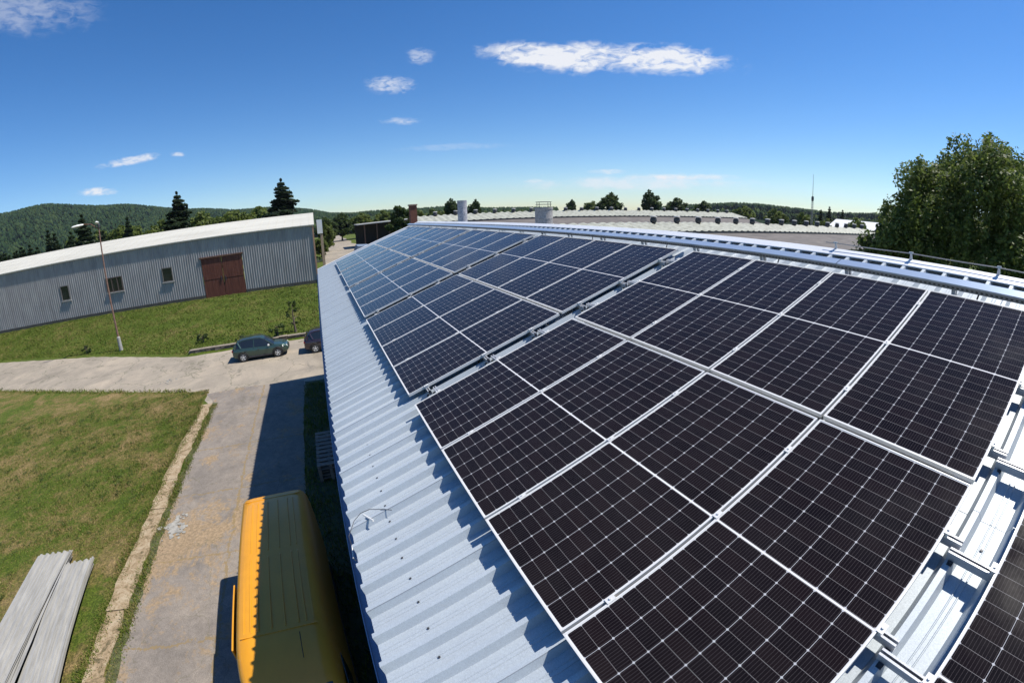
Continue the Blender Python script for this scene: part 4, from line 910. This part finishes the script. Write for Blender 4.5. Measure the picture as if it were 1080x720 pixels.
# ------------------------------------------------------------------ yard objects
M_OLDS = Mat('weathered_sheet', .65, .05, (.5, .5, .48)); _n = M_OLDS.noise(M_OLDS.coord(scale=(.5, 5, 5)), 1.6, 8, .75, .3); _f = M_OLDS.noise(M_OLDS.coord(), 3.2, 6, .7)
_b = M_OLDS.ramp(_n, [(.3, (.21, .205, .19)), (.55, (.33, .32, .295)), (.75, (.42, .405, .37))]); M_OLDS.color(M_OLDS.mix(M_OLDS.math('MULTIPLY', M_OLDS.math('SUBTRACT', _f, .67, True), 7, True), _b, (.13, .12, .11))); M_OLDS = M_OLDS.m
def sheets(loc, rz, L, W_, n, seed, label, fan=.03, lean=0):
    rg = random.Random(seed); root = empty('sheet_stack', loc, rz, label, 'sheet stack', 'stacks of old roof sheets lying on the lawn')
    M_OLD = M_OLDS
    for j in range(n):
        mb = MB(); top = j*.028; ox = rg.uniform(-.12, .12)*(j > 0); ang = rg.uniform(-fan, fan)*(j > 0); sh_ = (rg.uniform(-.06, .06))*(j > 0)
        prof = []; y = -W_/2; k = 0
        while y < W_/2-.01:
            prof += [(y, 0), (y+.12, 0), (y+.15, .075), (y+.20, .075)]; y += .235
        prof.append((W_/2, 0)); n_ = len(prof); ns = 9; vs = []
        for i in range(ns):
            x = L*i/(ns-1)+(rg.uniform(-.04, .04) if i in (0, ns-1) else 0)
            for q, (y, z) in enumerate(prof):
                xx = x+(rg.uniform(-.03, .03) if i in (0, ns-1) else 0); yy = y+sh_
                sag = .02*math.sin(i*.9+j); vs.append((ox+xx*math.cos(ang)-yy*math.sin(ang), xx*math.sin(ang)+yy*math.cos(ang), top+z+sag+lean*yy))
        mb.add(vs, [(i*n_+q, i*n_+q+1, (i+1)*n_+q+1, (i+1)*n_+q) for i in range(ns-1) for q in range(n_-1)]); o = mb.build('roof_sheet', M_OLD, root)
        sf = o.modifiers.new('thick', 'SOLIDIFY'); sf.thickness = .004
    return root
# positions set from the lawn corner: long axis towards the camera end of the yard
sheets((-8.15, -11.98, .10), .05, 6.4, 1.3, 9, 4, 'left stack of weathered grey roof sheets on the lawn', .02)
sheets((-7.6, -10.78, .12), .12, 6.4, 1.15, 7, 9, 'right stack of roof sheets, its top sheets fanned out, on the lawn', .035, .04)
# pallets by the wall
pl = empty('pallet_stack', (-12.0, -1.62, .02), 0, 'stack of old wooden pallets standing in shade against the wall', 'pallet stack')
M_WOOD = simple('grey_wood', (.20, .17, .14), .85, 0, .3, 6, .4)
for j in range(5):
    mb = MB(); z = j*.145; dx = rs.uniform(-.04, .04)
    for k in range(9): mb.box(-1.5+dx+k*.34, -1.5+dx+k*.34+.22, -.5, .5, z+.118, z+.14)
    for y in (-.5, -.06, .38): mb.box(-1.5+dx, 1.44+dx, y, y+.12, z+.024, z+.116)
    for y in (-.5, -.06, .38): mb.box(-1.5+dx, 1.44+dx, y, y+.12, z, z+.022)
    mb.build('pallet', M_WOOD, pl)
# low stone wall behind the cars
mb = MB(); y = -13.0
M_STONE = simple('mossy_stone', (.17, .145, .115), .95, 0, .45, 3, .7)
while y < 3.2:
    w = rs.uniform(.35, .8); x = float(foot(y))
    for (za, zb) in ((-.1, .14+rs.uniform(-.03, .03)), (.155, .30+rs.uniform(-.05, .05))):
        d = rs.uniform(-.04, .04); mb.box(x-.32, x+.02+d, y+.012, y+w-.012, za, zb)
    y += w
tag(mb.build('retaining_wall', M_STONE, None, False, .02), 'low rough stone retaining wall behind the parked cars', 'wall')
# flat slabs on top
mb = MB(); y = -12.9
while y < 3.0:
    w = rs.uniform(.7, 1.2); x = float(foot(y)); mb.box(x-.45, x+.06, y+.015, y+w-.015, .355, .40+rs.uniform(-.02, .02)); y += w
sl_ = mb.build('coping', simple('stone_coping', (.22, .185, .14), .9, 0, .3, 2, .4), None)
for o in C.objects:
    if o.name == 'retaining_wall': sl_.parent = o
# broken plaster pieces on the lane and road
def rubble(name, cx, cy, n, sp, smax, z, label, seed):
    rg = random.Random(seed); mb = MB()
    for k in range(n):
        s = smax*rg.uniform(.2, 1)**1.5; m_ = 6; a0 = rg.uniform(0, 6); x = cx+rg.gauss(0, sp); y = cy+rg.gauss(0, sp*.6)
        ring = [(x+s*rg.uniform(.6, 1)*math.cos(a0+2*math.pi*i/m_), y+s*rg.uniform(.6, 1)*math.sin(a0+2*math.pi*i/m_)) for i in range(m_)]
        h = z+.012+s*.12; mb.add([(a, b, z) for a, b in ring]+[(a, b, h+rg.uniform(-.004, .004)) for a, b in ring], [tuple(range(m_, 2*m_))]+[(i, (i+1) % m_, (i+1) % m_+m_, i+m_) for i in range(m_)])
    return tag(mb.build(name, simple(name+'_plaster', (.29, .275, .24), .9, 0, .35, 6)), label, 'rubble', kind='stuff')
rubble('rubble', -9.35, -7.6, 60, .36, .15, .022, 'broken white plaster pieces on the cracked lane', 2)
rubble('rubble', -27.2, -12.85, 30, .4, .12, .012, 'pale crumbs of plaster on the dusty road', 5)

# ------------------------------------------------------------------ trees and plants
broad_tree('birch_tree', (-.05, 23.8, 0), 13.8, 4.8, 210000, .10, M_LEAF, 'big drooping birch tree towering behind the roof ridge at right', seed=3, crown0=.1, nclump=300, droop=2.4, boxy=True)
broad_tree('birch_tree', (-4.0, 21.6, 0), 9.9, 1.3, 7000, .13, M_LEAFD, 'small dark drooping birch at the left foot of the big birch', seed=8, crown0=.3, nclump=40, droop=2.2)
broad_tree('leafy_bush', (-6.6, 23.5, 0), 8.0, 1.2, 3000, .16, M_LEAFY, 'thin pale bush rising behind the ridge left of the big birch', 'bush', seed=12, crown0=.2, nclump=26)
BT = [(-86.5, -26.9, 1.95, 18.3, 5.2, 11, 'spruce in the middle, rising alone above the long cream roof'), (-85, -6.7, 2, 18.2, 5.7, 12, 'spruce rising above the right end of the long cream roof'), (-75.6, -41.1, 2, 16.1, 3.6, 13, 'narrow spruce behind the street lamp')]
for x, y, z, top, r, sd, lb in BT: conifer('spruce_tree', (x, y, height(x, y)-.1), top-float(height(x, y)), r*1.2, 26000, M_NEEDLE, 'dark '+lb, seed=sd, size=.52)
proto = conifer('spruce_tree', (-95, -60, 1), 11.5, 2.2, 2600, M_NEEDLE, None, None, 21, .75); proto2 = conifer('spruce_tree', (-95, -63, 1), 10.5, 2.5, 2600, M_NEEDLE, None, None, 22, .75)
rb = random.Random(5); first = [True, True]
for k in range(84):
    # a belt running parallel to the shed, taller towards the left
    y = -42-58*(k/44)+rb.uniform(-1, 1) if k < 44 else rb.uniform(-86, -58); x = -86-rb.uniform(0, 16) if k < 44 else -79-rb.uniform(0, 6)
    i = k % 2; o = (proto, proto2)[i]
    if not first[i]: o = copy_tree(o)
    first[i] = False; s = rb.uniform(.85, 1.12)*(1 if k < 44 else .9)
    o.location = (x, y, float(height(x, y))-.2); o.scale = (s, s, s*rb.uniform(.95, 1.1)); o.rotation_euler = (0, 0, rb.uniform(0, 6))
    tag(o, 'dark spruce packed in the dense belt behind the left part of the long shed', 'tree', 'spruces in the belt behind the long shed')
pb = broad_tree('leafy_tree', (0, 0, 0), 8, 3.0, 6000, .34, M_LEAFY, None, seed=31, crown0=.1, nclump=110); pb2 = broad_tree('leafy_tree', (0, 0, 0), 8, 2.8, 6000, .34, M_LEAFD, None, seed=32, crown0=.12, nclump=110); fst = [True, True]
def put(i, x, y, h, w, label, group, z=None, rot=None):
    o = (pb, pb2)[i]
    if not fst[i]: o = copy_tree(o)
    fst[i] = False; o.location = (x, y, (float(height(x, y)) if z is None else z)-.2); o.scale = (w/6.0, w/6.0, h/9.2); o.rotation_euler = (0, 0, rb.uniform(0, 6) if rot is None else rot); tag(o, label, 'tree', group); return o
for k in range(22):
    y = -56+k*2.1+rb.uniform(-1, 1); x = -98-rb.uniform(0, 14); put(0, x, y, rb.uniform(13.0, 15.0), rb.uniform(7, 10), 'light green bushy tree between the spruces behind the long shed', 'light trees behind the long shed')
broad_tree('leafy_tree', (-54.2, 9.8, float(height(-54.2, 9.8))), 10.4, 2.1, 12000, .26, M_LEAFD, 'tall dense ivy-dark tree left of the brick chimney', seed=41, crown0=.02, nclump=70)
for x, y, h, w, i, lb in [(-105, 1.6, 8.3, 4, 0, 'small bright tree beside the annex at the end of the long shed'), (-92, -.2, 5.0, 3.5, 0, 'low bright bush in front of the small bright tree'), (-140, 2.5, 9.5, 8, 1, 'dark tree at the left mouth of the track'), (-145, 7.3, 10.5, 8, 1, 'dark round tree above the left end of the track'), (-150, 14.5, 10.0, 8.5, 0, 'green tree behind the shelter, left one'),
    (-148, 22, 10.4, 8, 0, 'green tree behind the middle of the shelter'), (-135, 24.5, 10.6, 7, 1, 'dark tree behind the right part of the shelter'), (-130, 29, 10.2, 7, 0, 'green tree just left of the brick chimney, far back'), (-125, 33.5, 9.6, 7.5, 0, 'green tree just right of the brick chimney'),
    (-129, 40.3, 12.6, 7.2, 1, 'dark round tree directly behind the slim round chimney'), (-127, 46.3, 12.0, 5.0, 1, 'smaller dark round tree right of the slim chimney'), (-115.7, 88.4, 13.9, 10.0, 1, 'broad dome-shaped dark tree above the farther barn'), (-107.3, 98.8, 15.0, 7.4, 1, 'upright round dark tree above the farther barn'),
    (-165, 104, 11.9, 6, 1, 'tiny round tree right of the caged chimney'), (-169, 117, 11.5, 9, 0, 'low tree left of the dome-shaped tree'), (-44, 109, 11.6, 6.5, 0, 'green bushy tree left of the big birch, far back'), (-50, 104, 10.3, 5, 0, 'olive bush behind the right part of the nearer barn'), (-64, 118, 10.2, 6, 0, 'olive bush left of the white shed'), (-80, 128, 10.6, 8, 0, 'round bush right of the meadow'), (-96, 132, 11, 9, 0, 'round bush below the meadow'), (-112, 128, 12, 9, 1, 'dark tree at the left side of the meadow'), (-128, 130, 13.2, 12, 1, 'wide dark tree beyond the end of the farther barn')]:
    put(i, x, y, h, w, lb, None)
for x, y, h in ((-72.7, 150.4, 12.6), (-75.2, 149.1, 11.4), (-68, 151, 11.8)):
    o = copy_tree(proto); s = h/11.5; o.location = (x, y, .2); o.scale = (s*.9, s*.9, s); tag(o, {12.6: 'tallest', 11.4: 'left', 11.8: 'right'}[h]+' dark spruce of the three beside the lattice mast', 'tree', 'spruces beside the mast')
# far woods: thousands of crowns on the hills, nobody could count them
def woods(name, rings, n, seed, mat, size, rows, label, cmin=0, mask=None):
    rg = np.random.default_rng(seed); k, m, _ = rings.shape; a = rg.uniform(rows[0], rows[1], n); b = rg.uniform(0, m-1.001, n)
    i = a.astype(int); j = b.astype(int); s = (a-i)[:, None]; t = (b-j)[:, None]
    p = (rings[i, j]*(1-s)+rings[np.minimum(i+1, k-1), j]*s)*(1-t)+(rings[i, j+1]*(1-s)+rings[np.minimum(i+1, k-1), j+1]*s)*t
    if mask is not None: q = mask(p); p = p[q]; n = len(p)
    h = size*rg.uniform(.7, 1.35, n); r = h*rg.uniform(.24, .38, n); S_ = 6; ang = np.arange(S_)*2*np.pi/S_
    V = []; 
    for (rr, zz) in ((.75, .0), (1.0, .28), (.62, .68)):
        V.append(np.stack([p[:, None, 0]+(r*rr)[:, None]*np.cos(ang+rg.uniform(0, 6, (n, 1)))*rg.uniform(.75, 1.2, (n, S_)), p[:, None, 1]+(r*rr)[:, None]*np.sin(ang)*rg.uniform(.75, 1.2, (n, S_)), (p[:, 2]+h*zz-1)[:, None]+rg.uniform(-.06, .06, (n, S_))*h[:, None]], -1))
    top = np.stack([p[:, 0], p[:, 1], p[:, 2]+h-1], -1)[:, None, :]
    v = np.concatenate(V+[top], 1); nv = 3*S_+1; o = (np.arange(n)*nv)[:, None]; f = []
    for L_ in range(2):
        for q in range(S_): f.append(np.stack([o[:, 0]+L_*S_+q, o[:, 0]+L_*S_+(q+1) % S_, o[:, 0]+(L_+1)*S_+(q+1) % S_, o[:, 0]+(L_+1)*S_+q], -1))
    for q in range(S_): f.append(np.stack([o[:, 0]+2*S_+q, o[:, 0]+2*S_+(q+1) % S_, o[:, 0]+3*S_, o[:, 0]+3*S_], -1))
    f = np.concatenate(f, 0); t1 = f[:, :3]; t2 = f[:, [0, 2, 3]][f[:, 2] != f[:, 3]]
    return tag(npmesh(name, v.reshape(-1, 3), np.concatenate([t1, t2]), mat, smooth=True), label, 'woods', kind='stuff')
def m_wood(name, stops, nsc=.02):
    m = Mat(name, .95, 0, (.02, .04, .02), .1); f = m.math('ADD', m.math('MULTIPLY', m.island(), .5), m.math('MULTIPLY', m.noise(m.world(), nsc, 5, .7), .5)); m.color(m.ramp(f, stops)); return m.m
M_WOODS = m_wood('far_wood', [(.25, (.010, .024, .011)), (.5, (.018, .038, .014)), (.75, (.038, .06, .02))])
M_WOODS2 = m_wood('mid_wood', [(.25, (.016, .032, .011)), (.5, (.030, .052, .015)), (.75, (.07, .09, .025))])
woods('woods', HL[:, 8:135], 30000, 1, M_WOODS, 9, (5, 25.9), 'dense forest covering the broad hill on the left')
woods('woods', HM, 7000, 2, M_WOODS, 8, (8, 25.9), 'distant forest on the low ridge across the valley')
woods('woods', HM, 1500, 5, M_WOODS2, 8, (1, 9), 'scattered bright trees at the foot of the valley ridge')
woods('woods', HR, 7000, 3, M_WOODS, 9, (18, 25.9), 'forest along the top of the right horizon rise', mask=None)
woods('woods', HR, 1500, 4, M_WOODS2, 7, (6, 11), 'lighter trees below the meadow on the right rise')
# weeds on the bank
broad_tree('sapling', (-35.2, -3.65, float(height(-35.2, -3.65))), 2.9, .75, 420, .12, M_LEAFD, 'thin dark sapling growing on the bank above the low wall', 'sapling', seed=51, crown0=.15, nclump=14)
for k, (x, y, h, lb) in enumerate([(-36.5, -12.2, .9, 'dark weed clump in the middle of the grass bank'), (-41.5, -26.3, .9, 'dark weed clump on the bank left of the lamp'), (-34.8, -5.2, 1.1, 'dark weedy shrub on the low wall beside the sapling'), (-34.4, -8.4, .7, 'small weed behind the green car')]):
    broad_tree('weed_clump', (x, y, float(height(x, y))), h, h*.8, 300, .13, M_LEAFD, lb, 'weeds', seed=60+k, crown0=0, nclump=8)

# grass tufts
M_TUFT = simple('dark_tuft_blades', (.05, .08, .012), .8, 0, .5, 2)
def tufts(name, n, seed, sampler, hgt, wid, mat, label):
    rg = np.random.default_rng(seed); x, y = sampler(rg, n); n = len(x); z = height(x, y); patch = np.sin(x*1.9+np.sin(y*1.3)*2)*np.sin(y*2.3+np.cos(x*.8)*2)
    h = hgt*rg.uniform(.4, 1.25, n)*(1+.45*patch); a = rg.uniform(0, np.pi, n); w = wid*rg.uniform(.6, 1.3, n); dx, dy = np.cos(a)*w/2, np.sin(a)*w/2; lx, ly = rg.normal(size=n)*h*.45, rg.normal(size=n)*h*.45
    v = np.stack([np.stack([x-dx, y-dy, z], -1), np.stack([x+dx, y+dy, z], -1), np.stack([x+lx, y+ly, z+h], -1)], 1).reshape(-1, 3); f = np.arange(n*3).reshape(-1, 3)
    return tag(npmesh(name, v, f, mat), label, 'grass', kind='stuff')
def m_blade(name, dry):
    m = Mat(name, .8, 0, (.1, .15, .03), .2); p = m.world(); a = m.noise(p, .34, 8, .7, .6); b = m.noise(p, 2.1, 8, .78, .3)
    f = m.math('ADD', m.math('ADD', m.math('MULTIPLY', a, .55), m.math('MULTIPLY', b, .33)), m.math('MULTIPLY', m.math('SUBTRACT', m.island(), .2), .3))
    m.color(m.ramp(f, [(.33, (.06, .10, .010)), (.48+.05*(1-dry), (.105, .145, .018)), (.56+.14*(1-dry), (.19, .16, .055)), (.68+.15*(1-dry), (.30, .22, .10))])); return m.m
def lawn_s(rg, n):
    x = rg.uniform(-24, 2, n)**1; y = -9.1-rg.uniform(0, 1, n)**1.3*20; k = (x > -24.2-(-9.1-y)*.42) & ~((x > -8.6) & (x < -1.5) & (y < -9.4) & (y > -13.4) & (rg.uniform(0, 1, n) < .96)); return x[k], y[k]
tufts('grass', 230000, 1, lawn_s, .065, .035, m_blade('lawn_blades', .8), 'short blades of the dry mown lawn')
def clump_s(rg, n):
    m = n//14; cx = rg.uniform(-24, 2, m); cy = -9.1-rg.uniform(0, 1, m)**1.2*20; i = rg.integers(0, m, n); x = cx[i]+rg.normal(size=n)*.07; y = cy[i]+rg.normal(size=n)*.07
    k = (x > -24.0-(-9.1-y)*.42) & (y < -9.1) & ~((x > -8.8) & (x < -1.5) & (y < -9.3) & (y > -13.0)); return x[k], y[k]
tufts('grass', 26000, 11, clump_s, .10, .035, M_TUFT, 'dark coarse tufts scattered through the lawn')
def bank_s(rg, n):
    y = rg.uniform(-62, 3, n); f = foot(y); x = f-.3-rg.uniform(0, 1, n)*(f+53.4); return x, y
tufts('grass', 130000, 2, bank_s, .11, .08, m_blade('bank_blades', .1), 'lush green grass growing on the bank below the long shed')
def edge_s(rg, n):
    x = rg.uniform(-21, 8, n); s = rg.integers(0, 2, n); y = np.where(s == 0, -8.2+rg.normal(size=n)*.13, -9.0+rg.normal(size=n)*.13); return x, y
tufts('grass', 30000, 3, edge_s, .10, .035, m_blade('edge_blades', .4), 'weeds growing along the broken kerb slabs')
def edge2(rg, n):
    t = rg.uniform(0, 1, n); x = np.interp(t, [0, .25, 1], [-24.2, -32.4, -47]); y = np.interp(t, [0, .25, 1], [-10.6, -31, -64]); return x+rg.normal(size=n)*.22, y+rg.normal(size=n)*.22
tufts('grass', 9000, 4, edge2, .14, .06, m_blade('road_edge_blades', .3), 'ragged grass along the road edge of the lawn')
def wallfoot(rg, n): return rg.uniform(-22, 6, n), rg.uniform(-2.75, -1.0, n)
tufts('grass', 14000, 5, wallfoot, .14, .04, m_blade('shade_blades', .1), 'shaded weeds at the foot of the building wall')

# air: far things fade a little
hz = Mat('haze_air'); hz.n.remove(hz.b); pv = hz.n.new('ShaderNodeVolumePrincipled'); pv.inputs['Color'].default_value = (.80, .88, 1, 1); pv.inputs['Density'].default_value = HAZE; pv.inputs['Anisotropy'].default_value = .3
hz.l.new(pv.outputs[0], hz.m.node_tree.nodes['Material Output'].inputs['Volume'])
if HAZE > 0:
    mb = MB(); mb.box(-2700, 1000, -1000, 2700, -60, 170); tag(mb.build('haze', hz.m), 'thin summer haze over the valley', 'haze', kind='stuff')
